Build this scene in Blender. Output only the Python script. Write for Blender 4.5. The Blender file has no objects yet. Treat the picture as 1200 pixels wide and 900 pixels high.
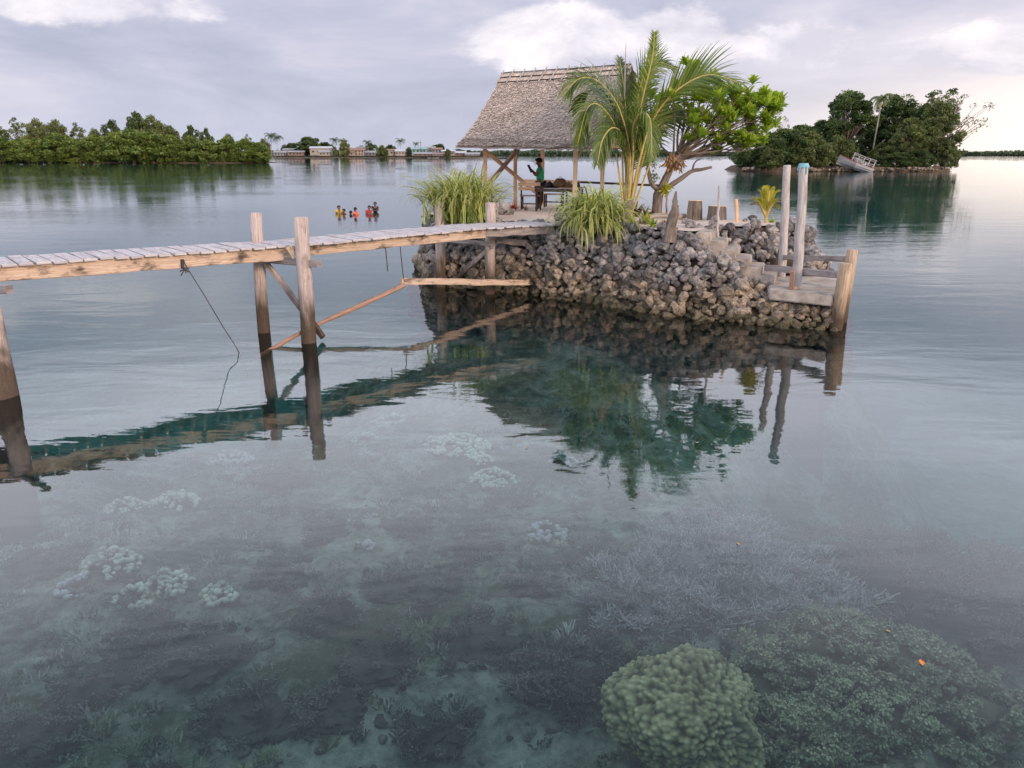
import bpy, bmesh, math, random
import numpy as np
from mathutils import Vector, Matrix, noise as mnoise
SC = bpy.context.scene
COL = SC.collection
rad = math.radians
# ------------------------------------------------------------------ camera
CAM_H, PITCH, FPX = 3.6, rad(16.7), 901.0
cam_d = bpy.data.cameras.new('camera'); cam = bpy.data.objects.new('camera', cam_d); COL.objects.link(cam)
cam.location = (0, 0, CAM_H); cam.rotation_euler = (rad(90) - PITCH, 0, 0)
cam_d.sensor_width = 36; cam_d.lens = 36 * FPX / 1200; cam_d.clip_start = 0.1; cam_d.clip_end = 20000
SC.camera = cam
# ------------------------------------------------------------------ colour management / sampling
SC.view_settings.view_transform = 'Standard'; SC.view_settings.look = 'None'
SC.view_settings.exposure = 0.50; SC.view_settings.gamma = 1; SC.view_settings.use_curve_mapping = False
cy = SC.cycles
cy.use_denoising = True
try: cy.denoiser = 'OPENIMAGEDENOISE'
except Exception: pass
cy.use_adaptive_sampling = True; cy.adaptive_threshold = 0.02
cy.max_bounces = 8; cy.diffuse_bounces = 3; cy.glossy_bounces = 4; cy.transmission_bounces = 4
cy.transparent_max_bounces = 24; cy.volume_bounces = 1
cy.sample_clamp_indirect = 6
# ------------------------------------------------------------------ node helpers
class NT:
    def __init__(s, tree):
        s.t = tree; s.n = tree.nodes; s.l = tree.links
    def set(s, sock, v):
        if isinstance(v, bpy.types.NodeSocket): s.l.new(v, sock)
        elif v is not None:
            if isinstance(v, (tuple, list)) and sock.type == 'RGBA' and len(v) == 3: v = (*v, 1)
            sock.default_value = v
    def node(s, typ, ins=None, **kw):
        n = s.n.new(typ)
        for k, v in kw.items(): setattr(n, k, v)
        for k, v in (ins or {}).items(): s.set(n.inputs[k], v)
        return n
    def m(s, op, a, b=None, c=None, clamp=False):
        n = s.n.new('ShaderNodeMath'); n.operation = op; n.use_clamp = clamp
        for i, v in enumerate((a, b, c)):
            if v is not None: s.set(n.inputs[i], v)
        return n.outputs[0]
    def mix(s, f, a, b, blend='MIX'):
        n = s.n.new('ShaderNodeMix'); n.data_type = 'RGBA'; n.blend_type = blend
        s.set(n.inputs[0], f); s.set(n.inputs[6], a); s.set(n.inputs[7], b)
        return n.outputs[2]
    def ramp(s, f, stops, interp='LINEAR'):
        n = s.n.new('ShaderNodeValToRGB'); n.color_ramp.interpolation = interp
        e = n.color_ramp.elements
        while len(e) < len(stops): e.new(0.5)
        for i, (p, c) in enumerate(stops):
            e[i].position = p
            e[i].color = (c, c, c, 1) if isinstance(c, (int, float)) else (*c, 1)
        s.set(n.inputs[0], f)
        return n.outputs[0]
    def noise(s, vec, scale, detail=4, rough=0.55, dist=0.0, dim='3D'):
        n = s.node('ShaderNodeTexNoise', {'Scale': scale, 'Detail': detail, 'Roughness': rough, 'Distortion': dist}, noise_dimensions=dim)
        if vec is not None: s.l.new(vec, n.inputs['Vector'])
        return n.outputs[0]
    def voro(s, vec, scale, feature='F1', out=0, rnd=1.0):
        n = s.node('ShaderNodeTexVoronoi', {'Scale': scale, 'Randomness': rnd}, feature=feature)
        if vec is not None: s.l.new(vec, n.inputs['Vector'])
        return n.outputs[out]
    def mapping(s, vec, scale=(1, 1, 1), loc=(0, 0, 0), rot=(0, 0, 0)):
        n = s.node('ShaderNodeMapping', {'Scale': scale, 'Location': loc, 'Rotation': rot}); s.l.new(vec, n.inputs['Vector'])
        return n.outputs[0]
    def pos(s): return s.n.new('ShaderNodeNewGeometry').outputs['Position']
    def obj(s): return s.n.new('ShaderNodeTexCoord').outputs['Object']
    def uv(s): return s.n.new('ShaderNodeTexCoord').outputs['UV']
    def attr(s, name):
        n = s.n.new('ShaderNodeAttribute'); n.attribute_name = name; return n.outputs['Fac']
    def bump(s, h, strength=0.5, dist=0.02, normal=None):
        n = s.node('ShaderNodeBump', {'Strength': strength, 'Distance': dist, 'Height': h})
        if normal is not None: s.l.new(normal, n.inputs['Normal'])
        return n.outputs[0]
MATS = {}
def material(name, fn):
    m = bpy.data.materials.new(name); m.use_nodes = True
    t = NT(m.node_tree); t.n.clear()
    out = t.n.new('ShaderNodeOutputMaterial')
    r = fn(t)
    if isinstance(r, tuple):
        t.l.new(r[0], out.inputs[0]); t.l.new(r[1], out.inputs['Volume'])
    else: t.l.new(r, out.inputs[0])
    MATS[name] = m
    return m
def pbr(t, col, rough=0.8, normal=None, spec=0.3, **kw):
    n = t.node('ShaderNodeBsdfPrincipled', {'Base Color': col, 'Roughness': rough, 'Specular IOR Level': spec})
    if normal is not None: t.l.new(normal, n.inputs['Normal'])
    for k, v in kw.items(): t.set(n.inputs[k], v)
    return n.outputs[0]
# ------------------------------------------------------------------ world: Nishita sky behind a broken overcast
SUN_AZ, SUN_EL = rad(142), rad(17)          # azimuth from +Y (view direction) clockwise towards +X
W = bpy.data.worlds.new('World'); SC.world = W; W.use_nodes = True
t = NT(W.node_tree); t.n.clear()
sky = t.node('ShaderNodeTexSky', sky_type='NISHITA')
sky.sun_disc = False; sky.sun_elevation = SUN_EL; sky.sun_rotation = SUN_AZ; sky.dust_density = 3.0; sky.altitude = 0
bg_sky = t.node('ShaderNodeBackground', {'Color': sky.outputs[0], 'Strength': 0.08})
d = t.n.new('ShaderNodeTexCoord').outputs['Generated']
sep = t.node('ShaderNodeSeparateXYZ', {0: d})
dx, dy, dz = sep.outputs
az = t.m('ARCTAN2', dx, dy)
zc = t.m('MAXIMUM', dz, 0.0)
el = t.m('ARCSINE', zc)
den = t.m('ADD', zc, 0.16)
cv = t.node('ShaderNodeCombineXYZ', {0: t.m('DIVIDE', dx, den), 1: t.m('DIVIDE', dy, den), 2: 0.0}).outputs[0]
n_big = t.noise(t.mapping(d, (2.6, 2.6, 8.5), (3.1, 1.7, 0.6)), 1.0, 7, 0.58, 0.35)
n_fine = t.noise(t.mapping(d, (7, 7, 15), (1.3, 0, 0)), 1.0, 8, 0.62, 0.25)
def blob(a0, e0, ra, re):
    a = t.m('DIVIDE', t.m('SUBTRACT', az, a0), ra); e = t.m('DIVIDE', t.m('SUBTRACT', el, e0), re)
    r2 = t.m('ADD', t.m('MULTIPLY', a, a), t.m('MULTIPLY', e, e))
    return t.m('EXPONENT', t.m('MULTIPLY', r2, -1.0))
# bright cumulus heads low over the water
s = None
for b_ in ((0.05, 0.135, .13, .036), (0.205, 0.132, .05, .026), (0.355, 0.122, .085, .026), (0.56, 0.108, .10, .022),
           (-0.50, 0.155, .20, .028), (0.70, 0.09, .3, .02), (-0.9, 0.17, .2, .04), (1.3, 0.16, .3, .05), (2.4, .2, .4, .06), (-2.0, .2, .5, .06)):
    x = blob(*b_); s = x if s is None else t.m('ADD', s, x)
puff = t.m('ADD', t.m('MULTIPLY', s, 0.70), t.m('MULTIPLY', t.m('SUBTRACT', n_fine, 0.5), 1.5))
puff = t.ramp(puff, [(0.23, 0.0), (0.50, 1.0)], 'EASE')
base = t.ramp(n_big, [(0.32, (0.315, 0.330, 0.430)), (0.50, (0.42, 0.425, 0.53)), (0.68, (0.60, 0.57, 0.64))])
# paler band over the horizon
hor = t.ramp(el, [(0.0, 1.0), (0.10, 0.0)])
base = t.mix(t.m('MULTIPLY', hor, 0.5), base, (0.46, 0.485, 0.58))
# clear, sun-warmed gap low on the right
glow = blob(0.72, 0.005, 0.36, 0.085)
glow_n = t.m('MULTIPLY', glow, t.m('ADD', 0.75, t.m('MULTIPLY', n_fine, 0.5)), clamp=True)
base = t.mix(glow_n, base, (1.10, 0.94, 0.80))
col = t.mix(t.m('MULTIPLY', puff, 0.80), base, t.mix(t.ramp(n_fine, [(.40, 0.0), (.66, 1.0)]), (0.55, 0.53, 0.60), (0.88, 0.82, 0.83)))
# thin bright overcast higher up
up = t.ramp(el, [(0.17, 0.0), (0.34, 1.0)], 'EASE'); hi = t.ramp(el, [(0.42, 0.0), (0.68, 1.0)], 'EASE')
col = t.mix(up, col, t.mix(hi, t.mix(n_big, (1.38, 1.44, 1.70), (2.15, 2.12, 2.36)), t.mix(n_big, (0.42, 0.48, 0.60), (0.70, 0.74, 0.89))))
bg_cloud = t.node('ShaderNodeBackground', {'Color': col, 'Strength': 1.0})
cover = t.ramp(n_big, [(0.25, 0.86), (0.5, 0.97)])
mx = t.node('ShaderNodeMixShader', {0: cover, 1: bg_sky.outputs[0], 2: bg_cloud.outputs[0]})
wo = t.n.new('ShaderNodeOutputWorld'); t.l.new(mx.outputs[0], wo.inputs[0])
W.cycles.sampling_method = 'MANUAL'; W.cycles.sample_map_resolution = 1024
# ------------------------------------------------------------------ sun (veiled, low, from the right)
sl = bpy.data.lights.new('sun', 'SUN'); sl.energy = 2.0; sl.angle = rad(12); sl.color = (1.0, 0.72, 0.50)
sun = bpy.data.objects.new('sun', sl); COL.objects.link(sun)
sv = Vector((math.sin(SUN_AZ) * math.cos(SUN_EL), math.cos(SUN_AZ) * math.cos(SUN_EL), math.sin(SUN_EL)))
sun.rotation_euler = sv.to_track_quat('Z', 'Y').to_euler()
sun.location = sv * 60
# ------------------------------------------------------------------ placing helpers
def _ray(px, py):
    a = (px - 600) / FPX; b = (450 - py) / FPX
    return Vector((a, math.cos(PITCH) + b * math.sin(PITCH), -math.sin(PITCH) + b * math.cos(PITCH)))
def G(px, py, z=0.0):
    r = _ray(px, py); k = (z - CAM_H) / r.z
    return Vector((r.x * k, r.y * k, z))
def D(px, py, Y):
    r = _ray(px, py); k = Y / r.y
    return Vector((r.x * k, Y, CAM_H + r.z * k))
# ------------------------------------------------------------------ mesh builder
class MB:
    def __init__(s): s.c = []; s.nv = 0
    def add(s, V, F, UV=None, r=0.5, mi=0):
        V = np.asarray(V, float).reshape(-1, 3); F = np.asarray(F, int)
        if len(F) == 0: return s
        m, k = F.shape
        UV = np.zeros((m, k, 2)) if UV is None else np.asarray(UV, float).reshape(m, k, 2)
        R = np.full(m, float(r)) if np.isscalar(r) else np.asarray(r, float)
        s.c.append((V, F + s.nv, UV, R, np.full(m, mi, int))); s.nv += len(V)
        return s
    def build(s, name, mats, parent=None, smooth=False, loc=None):
        me = bpy.data.meshes.new(name)
        V = np.concatenate([c[0] for c in s.c])
        if loc is not None: V = V - np.array(loc)
        loops = np.concatenate([c[1].ravel() for c in s.c])
        tot = np.concatenate([np.full(len(c[1]), c[1].shape[1]) for c in s.c])
        start = np.concatenate([[0], np.cumsum(tot)[:-1]])
        me.vertices.add(len(V)); me.vertices.foreach_set('co', V.ravel())
        me.loops.add(len(loops)); me.loops.foreach_set('vertex_index', loops.astype(np.int32))
        me.polygons.add(len(tot)); me.polygons.foreach_set('loop_start', start.astype(np.int32))
        me.polygons.foreach_set('loop_total', tot.astype(np.int32))
        me.polygons.foreach_set('material_index', np.concatenate([c[4] for c in s.c]).astype(np.int32))
        me.polygons.foreach_set('use_smooth', np.full(len(tot), bool(smooth)))
        uvl = me.uv_layers.new(name='UVMap')
        uvl.data.foreach_set('uv', np.concatenate([c[2].ravel() for c in s.c]))
        at = me.attributes.new('rnd', 'FLOAT', 'FACE'); at.data.foreach_set('value', np.concatenate([c[3] for c in s.c]))
        me.update(); me.validate()
        for m in (mats if isinstance(mats, (list, tuple)) else [mats]): me.materials.append(MATS[m] if isinstance(m, str) else m)
        o = bpy.data.objects.new(name, me); COL.objects.link(o)
        if loc is not None: o.location = loc
        if parent: o.parent = parent
        return o
def tag(o, label=None, cat=None, group=None, kind=None):
    if label: o['label'] = label
    if cat: o['category'] = cat
    if group: o['group'] = group
    if kind: o['kind'] = kind
    return o
def empty(name, loc=(0, 0, 0), rz=0.0, label=None, cat=None, group=None):
    o = bpy.data.objects.new(name, None); COL.objects.link(o); o.location = loc; o.rotation_euler = (0, 0, rz)
    o.empty_display_size = 0.2
    return tag(o, label, cat, group)
def copy_tree(o, parent=None):
    c = o.copy(); COL.objects.link(c)
    if parent is not None: c.parent = parent
    for ch in list(o.children): copy_tree(ch, c)
    return c
def frame(dv, upv=Vector((0, 0, 1))):
    w = Vector(dv).normalized(); u = upv.cross(w)
    if u.length < 1e-4: u = Vector((1, 0, 0)).cross(w)
    u.normalize(); v = w.cross(u)
    return u, v, w
def beam(mb, p0, p1, w, h, ch=0.012, segs=6, jit=0.004, r=None, mi=0, rng=random, taper=1.0):
    """squared timber with chamfered arrises, slightly uneven"""
    p0 = Vector(p0); p1 = Vector(p1); u, v, wd = frame(p1 - p0); L = (p1 - p0).length
    prof = []
    for sx, sy in ((1, 1), (-1, 1), (-1, -1), (1, -1)):
        a = (sx * (w / 2 - ch), sy * h / 2); b = (sx * w / 2, sy * (h / 2 - ch))
        prof += [b, a] if sx * sy > 0 else [a, b]
    per = [0]
    for i in range(8):
        q = prof[(i + 1) % 8]; per.append(per[-1] + math.hypot(q[0] - prof[i][0], q[1] - prof[i][1]))
    V = []; F = []; UV = []; off = rng.random() * 20
    for k in range(segs + 1):
        c = p0 + wd * (L * k / segs); sc = 1 + (taper - 1) * k / segs
        jx, jy = rng.uniform(-jit, jit), rng.uniform(-jit, jit)
        for x, y in prof:
            V.append(c + u * (x * sc + jx + rng.uniform(-jit, jit) * .5) + v * (y * sc + jy + rng.uniform(-jit, jit) * .5))
    for k in range(segs):
        for i in range(8):
            j = (i + 1) % 8
            F.append((k * 8 + i, k * 8 + j, (k + 1) * 8 + j, (k + 1) * 8 + i))
            a, b = off + L * k / segs, off + L * (k + 1) / segs
            UV += [(a, per[i]), (a, per[i + 1]), (b, per[i + 1]), (b, per[i])]
    rr = rng.random() if r is None else r
    mb.add(V, F, UV, rr, mi)
    n = len(V)
    mb.add(V[:8], [list(range(8))[::-1]], [(off + .3 * x, off + y) for x, y in prof], rr, mi)
    mb.add(V[n - 8:], [list(range(8))], [(off + .3 * x, off + y) for x, y in prof], rr, mi)
def tube(mb, pts, radii, sides=10, r=0.5, mi=0, jit=0.0, rng=random, cap=True, lump=0.0):
    pts = [Vector(p) for p in pts]; n = len(pts)
    radii = [radii] * n if isinstance(radii, (int, float)) else list(radii)
    V = []; F = []; UV = []; L = rng.random() * 10
    u = None; lens = []
    for k in range(n):
        tv = (pts[min(k + 1, n - 1)] - pts[max(k - 1, 0)]).normalized()
        if u is None: u, v, _ = frame(tv)
        else:
            u = (u - tv * u.dot(tv)).normalized(); v = tv.cross(u)
        if k: L += (pts[k] - pts[k - 1]).length
        lens.append(L)
        for i in range(sides):
            a = 2 * math.pi * i / sides
            q = radii[k] * (1 + rng.uniform(-jit, jit) + lump * math.sin(3 * a + k * .7))
            V.append(pts[k] + u * (math.cos(a) * q) + v * (math.sin(a) * q))
    R0 = max(radii)
    for k in range(n - 1):
        for i in range(sides):
            j = (i + 1) % sides
            F.append((k * sides + i, k * sides + j, (k + 1) * sides + j, (k + 1) * sides + i))
            a, b = 2 * math.pi * R0 * i / sides, 2 * math.pi * R0 * (i + 1) / sides
            UV += [(lens[k], a), (lens[k], b), (lens[k + 1], b), (lens[k + 1], a)]
    mb.add(V, F, UV, r, mi)
    if cap:
        cu = [(math.cos(2 * math.pi * i / sides) * .1, math.sin(2 * math.pi * i / sides) * .1) for i in range(sides)]
        mb.add(V[:sides], [list(range(sides))[::-1]], cu, r, mi); mb.add(V[-sides:], [list(range(sides))], cu, r, mi)
def boxm(mb, c, size, rz=0.0, r=0.5, mi=0, bev=0.0):
    c = Vector(c); M = Matrix.Rotation(rz, 3, 'Z')
    V = [c + M @ Vector((sx * size[0] / 2, sy * size[1] / 2, sz * size[2] / 2)) for sz in (-1, 1) for sx, sy in ((-1, -1), (1, -1), (1, 1), (-1, 1))]
    F = [(3, 2, 1, 0), (4, 5, 6, 7), (0, 1, 5, 4), (1, 2, 6, 5), (2, 3, 7, 6), (3, 0, 4, 7)]
    UV = []
    for f in F:
        for i in f:
            p = M.inverted() @ (V[i] - c); UV.append((p.x + p.z * .5, p.y + p.z))
    mb.add(V, F, UV, r, mi)
def catmull(P, n=8):
    P = [Vector(p) for p in P]; Q = [2 * P[0] - P[1]] + P + [2 * P[-1] - P[-2]]; out = []
    for i in range(1, len(Q) - 2):
        for k in range(n):
            s = k / n; a, b, c, d_ = Q[i - 1], Q[i], Q[i + 1], Q[i + 2]
            out.append(0.5 * ((2 * b) + (c - a) * s + (2 * a - 5 * b + 4 * c - d_) * s * s + (3 * b - a - 3 * c + d_) * s ** 3))
    out.append(P[-1]); return out
# ico spheres
_ICO = {}
def ico(level):
    if level not in _ICO:
        bm = bmesh.new(); bmesh.ops.create_icosphere(bm, subdivisions=level, radius=1)
        _ICO[level] = (np.array([v.co[:] for v in bm.verts]), np.array([[v.index for v in f.verts] for f in bm.faces])); bm.free()
    return _ICO[level]
def rock_np(rng, level=3, cuts=11):
    V, F = ico(level); V = V.copy()
    for _ in range(cuts):
        n = rng.normal(size=3); n /= np.linalg.norm(n); dd = rng.uniform(.58, .88)
        q = V @ n; k = q > dd; V[k] -= np.outer(q[k] - dd, n) * .93
    o_ = rng.uniform(0, 50, 3)
    for i in range(len(V)):
        p = Vector(V[i]) ; V[i] = V[i] * (1 + .30 * mnoise.noise(p * 1.3 + Vector(o_)) + .10 * mnoise.noise(p * 3.0 + Vector(o_)) - .05 * max(0, mnoise.noise(p * 6 + Vector(o_))))
    return V, F
NR = np.random.default_rng(11)
ROCKS = {3: [rock_np(NR, 3) for _ in range(14)], 2: [rock_np(NR, 2, 7) for _ in range(10)]}
def rand_rot(rng):
    q = rng.normal(size=4); q /= np.linalg.norm(q); w, x, y, z = q
    return np.array([[1 - 2 * (y * y + z * z), 2 * (x * y - z * w), 2 * (x * z + y * w)], [2 * (x * y + z * w), 1 - 2 * (x * x + z * z), 2 * (y * z - x * w)], [2 * (x * z - y * w), 2 * (y * z + x * w), 1 - 2 * (x * x + y * y)]])
def put_rock(mb, p, size, rng, level=3, r=None, flat=1.0):
    V, F = ROCKS[level][rng.integers(len(ROCKS[level]))]
    A = rand_rot(rng); s = size / 2 * np.array([1, rng.uniform(.75, 1), rng.uniform(.65, .9)])
    yw, tl = rng.uniform(0, 6.28), rng.normal() * .35
    Rz = np.array([[math.cos(yw), -math.sin(yw), 0], [math.sin(yw), math.cos(yw), 0], [0, 0, 1]]); Ry = np.array([[math.cos(tl), 0, math.sin(tl)], [0, 1, 0], [-math.sin(tl), 0, math.cos(tl)]])
    V = (V @ A.T * s) @ Ry.T @ Rz.T
    V = V * np.array([1, 1, flat])
    mb.add(V + np.array(p), F, None, rng.random() if r is None else r)
# ================================================================== materials
def m_wood(c1, c2, dirt=(0.05, 0.04, 0.03), dirt_amt=0.5, wet=None, rough=0.8, gs=1.0):
    def f(t):
        uv = t.uv(); r = t.attr('rnd')
        off = t.node('ShaderNodeCombineXYZ', {0: t.m('MULTIPLY', r, 37.0), 1: t.m('MULTIPLY', r, 11.0), 2: r}).outputs[0]
        v = t.node('ShaderNodeVectorMath', {0: uv, 1: off}, operation='ADD').outputs[0]
        g = t.noise(t.mapping(v, (2.2 * gs, 42 * gs, 1)), 1.0, 6, 0.65, 0.4)
        b = t.noise(t.mapping(v, (2.6, 5, 1)), 1.0, 5, 0.65)
        c = t.mix(t.ramp(g, [(0.33, 0.0), (0.66, 1.0)]), c1, c2)
        c = t.mix(t.m('MULTIPLY', t.ramp(b, [(0.50, 0.0), (0.68, 1.0)]), dirt_amt), c, dirt)
        c = t.mix(t.m('MULTIPLY', t.m('SUBTRACT', r, 0.5), 0.35), c, t.mix(1.0, c, (1.25, 1.2, 1.15), 'MULTIPLY'))
        crack = t.noise(t.mapping(v, (1.6, 95, 1), (5, 3, 0)), 1.0, 3, 0.5)
        c = t.mix(t.ramp(crack, [(0.27, 0.75), (0.36, 0.0)]), c, (0.03, 0.024, 0.02))
        rg = rough
        if wet is not None:   # wet, algae-stained foot of a pile: stands up to the tide line
            z = t.node('ShaderNodeSeparateXYZ', {0: t.pos()}).outputs[2]
            z = t.m('ADD', z, t.m('MULTIPLY', t.m('SUBTRACT', t.noise(t.mapping(t.pos(), (7, 7, 1.6)), 1, 5), 0.5), 1.1))
            k = t.m('SUBTRACT', 1.0, t.m('MULTIPLY_ADD', z, 1.35, -wet * 1.0), clamp=True)
            k = t.m('MULTIPLY', k, 0.93, clamp=True)
            c = t.mix(k, c, t.mix(t.noise(t.pos(), 25, 3), (0.018, 0.014, 0.010), (0.085, 0.052, 0.028)))
        h = t.m('ADD', t.m('MULTIPLY', g, 0.6), t.m('MULTIPLY', crack, 0.6))
        return pbr(t, c, rg, t.bump(h, 0.55, 0.012), 0.2)
    return f
material('wood_deck', m_wood((0.33, 0.30, 0.31), (0.60, 0.56, 0.56), (0.12, 0.10, 0.09), 0.45))
material('wood_beam', m_wood((0.36, 0.26, 0.19), (0.60, 0.46, 0.36), (0.05, 0.035, 0.028), 0.95))
material('wood_beam_grey', m_wood((0.20, 0.17, 0.16), (0.38, 0.33, 0.31), (0.06, 0.05, 0.045), 0.6))
material('wood_pile', m_wood((0.30, 0.24, 0.22), (0.56, 0.47, 0.43), (0.11, 0.07, 0.05), 0.5, wet=0.62))
material('wood_pole_grey', m_wood((0.30, 0.27, 0.26), (0.52, 0.48, 0.46), (0.12, 0.10, 0.09), 0.45))
material('wood_pile_tan', m_wood((0.30, 0.21, 0.14), (0.50, 0.38, 0.27), (0.10, 0.07, 0.05), 0.5, wet=0.25))
material('wood_dark', m_wood((0.045, 0.032, 0.028), (0.10, 0.072, 0.06), (0.02, 0.016, 0.014), 0.5))
material('wood_fresh', m_wood((0.58, 0.33, 0.18), (0.80, 0.52, 0.33), (0.28, 0.15, 0.08), 0.35))
material('wood_pale', m_wood((0.62, 0.46, 0.30), (0.80, 0.64, 0.46), (0.35, 0.22, 0.13), 0.3))
material('wood_red', m_wood((0.24, 0.14, 0.10), (0.42, 0.27, 0.20), (0.10, 0.05, 0.03), 0.4))
material('bark', m_wood((0.10, 0.078, 0.062), (0.27, 0.215, 0.175), (0.04, 0.032, 0.026), 0.6, gs=.6))
material('bark_pale', m_wood((0.26, 0.22, 0.18), (0.42, 0.38, 0.33), (0.12, 0.10, 0.08), 0.4, gs=.6))
def f_rock(t):
    p = t.pos(); r = t.attr('rnd')
    z = t.node('ShaderNodeSeparateXYZ', {0: p}).outputs[2]
    n1 = t.noise(p, 10, 7, 0.68); n2 = t.noise(p, 1.1, 4, 0.6); pit = t.voro(p, 34, 'SMOOTH_F1')
    dry = t.mix(t.ramp(n1, [(.3, 0.0), (.7, 1.0)]), (0.045, 0.043, 0.044), (0.42, 0.395, 0.385))
    low = t.mix(t.ramp(n1, [(.3, 0.0), (.7, 1.0)]), (0.032, 0.025, 0.018), (0.40, 0.325, 0.24))
    k = t.m('ADD', t.m('MULTIPLY', z, 0.75), t.m('MULTIPLY', t.m('SUBTRACT', n2, 0.5), 1.6))
    c = t.mix(t.ramp(k, [(0.36, 0.0), (0.85, 1.0)]), low, dry)
    c = t.mix(1.0, c, t.ramp(r, [(0.0, (0.42, 0.42, 0.42)), (0.45, (0.85, 0.83, 0.82)), (1.0, (1.5, 1.42, 1.35))]), 'MULTIPLY')
    c = t.mix(t.ramp(pit, [(0.05, 0.6), (0.32, 0.0)]), c, (0.02, 0.018, 0.016))
    wet = t.m('MULTIPLY', t.m('SUBTRACT', 1.0, t.m('MULTIPLY_ADD', z, 7.0, t.m('MULTIPLY', n2, -1.2)), clamp=True), 0.7)
    c = t.mix(wet, c, t.mix(n1, (0.025, 0.028, 0.014), (0.09, 0.075, 0.035)))
    h = t.m('ADD', t.m('MULTIPLY', n1, 0.8), t.m('MULTIPLY', pit, 0.5))
    return pbr(t, c, 0.85, t.bump(h, 0.9, 0.045), 0.25)
material('rock', f_rock)
def f_sand(t):
    p = t.pos(); n = t.noise(p, 2.2, 5, 0.6); g = t.noise(p, 60, 3, 0.7)
    c = t.mix(n, (0.50, 0.40, 0.33), (0.72, 0.60, 0.52))
    c = t.mix(t.ramp(g, [(0.60, 0.0), (0.72, 0.5)]), c, (0.20, 0.15, 0.12))
    return pbr(t, c, 0.95, t.bump(t.m('ADD', n, t.m('MULTIPLY', g, .3)), 0.6, 0.03), 0.1)
material('sand', f_sand)
material('earth', lambda t: pbr(t, t.mix(t.noise(t.pos(), 1.5, 6), (0.035, 0.028, 0.02), (0.16, 0.12, 0.085)), 0.95, t.bump(t.noise(t.pos(), 4, 6), 1.0, 0.1), 0.1))
def f_concrete(t):
    p = t.pos(); n = t.noise(p, 3.5, 6, 0.62); g = t.noise(p, 45, 3, 0.6)
    c = t.mix(t.ramp(n, [(0.3, 0.0), (0.7, 1.0)]), (0.24, 0.20, 0.17), (0.60, 0.52, 0.45))
    z = t.node('ShaderNodeSeparateXYZ', {0: t.n.new('ShaderNodeNewGeometry').outputs['Normal']}).outputs[2]
    c = t.mix(t.m('MULTIPLY', g, 0.3), c, (0.10, 0.085, 0.07))
    return pbr(t, c, 0.9, t.bump(t.m('ADD', n, t.m('MULTIPLY', g, .4)), 0.5, 0.02), 0.2)
material('concrete', f_concrete)
def f_thatch(t):
    uv = t.uv(); r = t.attr('rnd')   # u along the eave (m), v down the slope (m)
    a = t.noise(t.mapping(uv, (30, 9, 1), rot=(0, 0, 0.25)), 1.0, 5, 0.7, 0.3)
    b = t.noise(t.mapping(uv, (1.0, 2.2, 1)), 1.0, 5, 0.6)
    c = t.mix(t.ramp(a, [(0.30, 0.0), (0.70, 1.0)]), (0.25, 0.195, 0.16), (0.86, 0.74, 0.64))
    c = t.mix(1.0, c, t.ramp(r, [(0.0, (0.62, 0.60, 0.60)), (0.5, (0.95, 0.92, 0.90)), (1.0, (1.35, 1.27, 1.2))]), 'MULTIPLY')
    c = t.mix(t.ramp(b, [(0.35, 0.35), (0.6, 0.0)]), c, (0.20, 0.17, 0.16))
    return pbr(t, c, 0.9, t.bump(a, 0.5, 0.02), 0.12)
material('thatch', f_thatch)
material('thatch_under', lambda t: pbr(t, t.mix(t.noise(t.mapping(t.uv(), (30, 5, 1)), 1, 4), (0.16, 0.09, 0.055), (0.36, 0.22, 0.13)), 0.9, None, 0.1))
def m_leaf(c_dark, c_mid, c_light, trans=0.35, rough=0.5, spec=0.35, pn=0.5):
    def f(t):
        r = t.attr('rnd')
        c = t.ramp(r, [(0.0, c_dark), (0.5, c_mid), (1.0, c_light)])
        c = t.mix(t.m('MULTIPLY', t.noise(t.obj(), pn, 3), 0.35), c, c_dark)
        a = pbr(t, c, rough, None, spec)
        b = t.node('ShaderNodeBsdfTranslucent', {'Color': t.mix(1.0, c, (1.15, 1.2, 0.6), 'MULTIPLY')}).outputs[0]
        return t.node('ShaderNodeMixShader', {0: trans, 1: a, 2: b}).outputs[0]
    return f
material('leaf_mangrove', m_leaf((0.055, 0.085, 0.020), (0.155, 0.215, 0.048), (0.29, 0.35, 0.09)))
material('leaf_dark', m_leaf((0.032, 0.055, 0.020), (0.085, 0.130, 0.045), (0.17, 0.21, 0.075)))
material('leaf_olive', m_leaf((0.055, 0.075, 0.030), (0.15, 0.18, 0.065), (0.26, 0.29, 0.115)))
material('leaf_far', m_leaf((0.045, 0.075, 0.050), (0.085, 0.125, 0.075), (0.13, 0.17, 0.10)))
material('leaf_bright', m_leaf((0.07, 0.13, 0.014), (0.26, 0.38, 0.035), (0.58, 0.62, 0.09), 0.45, 0.42))
material('leaf_palm', m_leaf((0.030, 0.062, 0.012), (0.11, 0.17, 0.030), (0.32, 0.36, 0.10), 0.35, 0.38, 0.5))
material('leaf_palm_yellow', m_leaf((0.20, 0.22, 0.02), (0.42, 0.40, 0.04), (0.60, 0.52, 0.08), 0.4))
material('leaf_purple', m_leaf((0.03, 0.010, 0.015), (0.10, 0.03, 0.05), (0.20, 0.07, 0.08), 0.2))
material('leaf_red', m_leaf((0.20, 0.03, 0.03), (0.42, 0.08, 0.06), (0.55, 0.16, 0.12), 0.2))
material('leaf_dry', m_leaf((0.16, 0.09, 0.045), (0.34, 0.21, 0.11), (0.55, 0.38, 0.22), 0.25, 0.8, 0.1))
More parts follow.
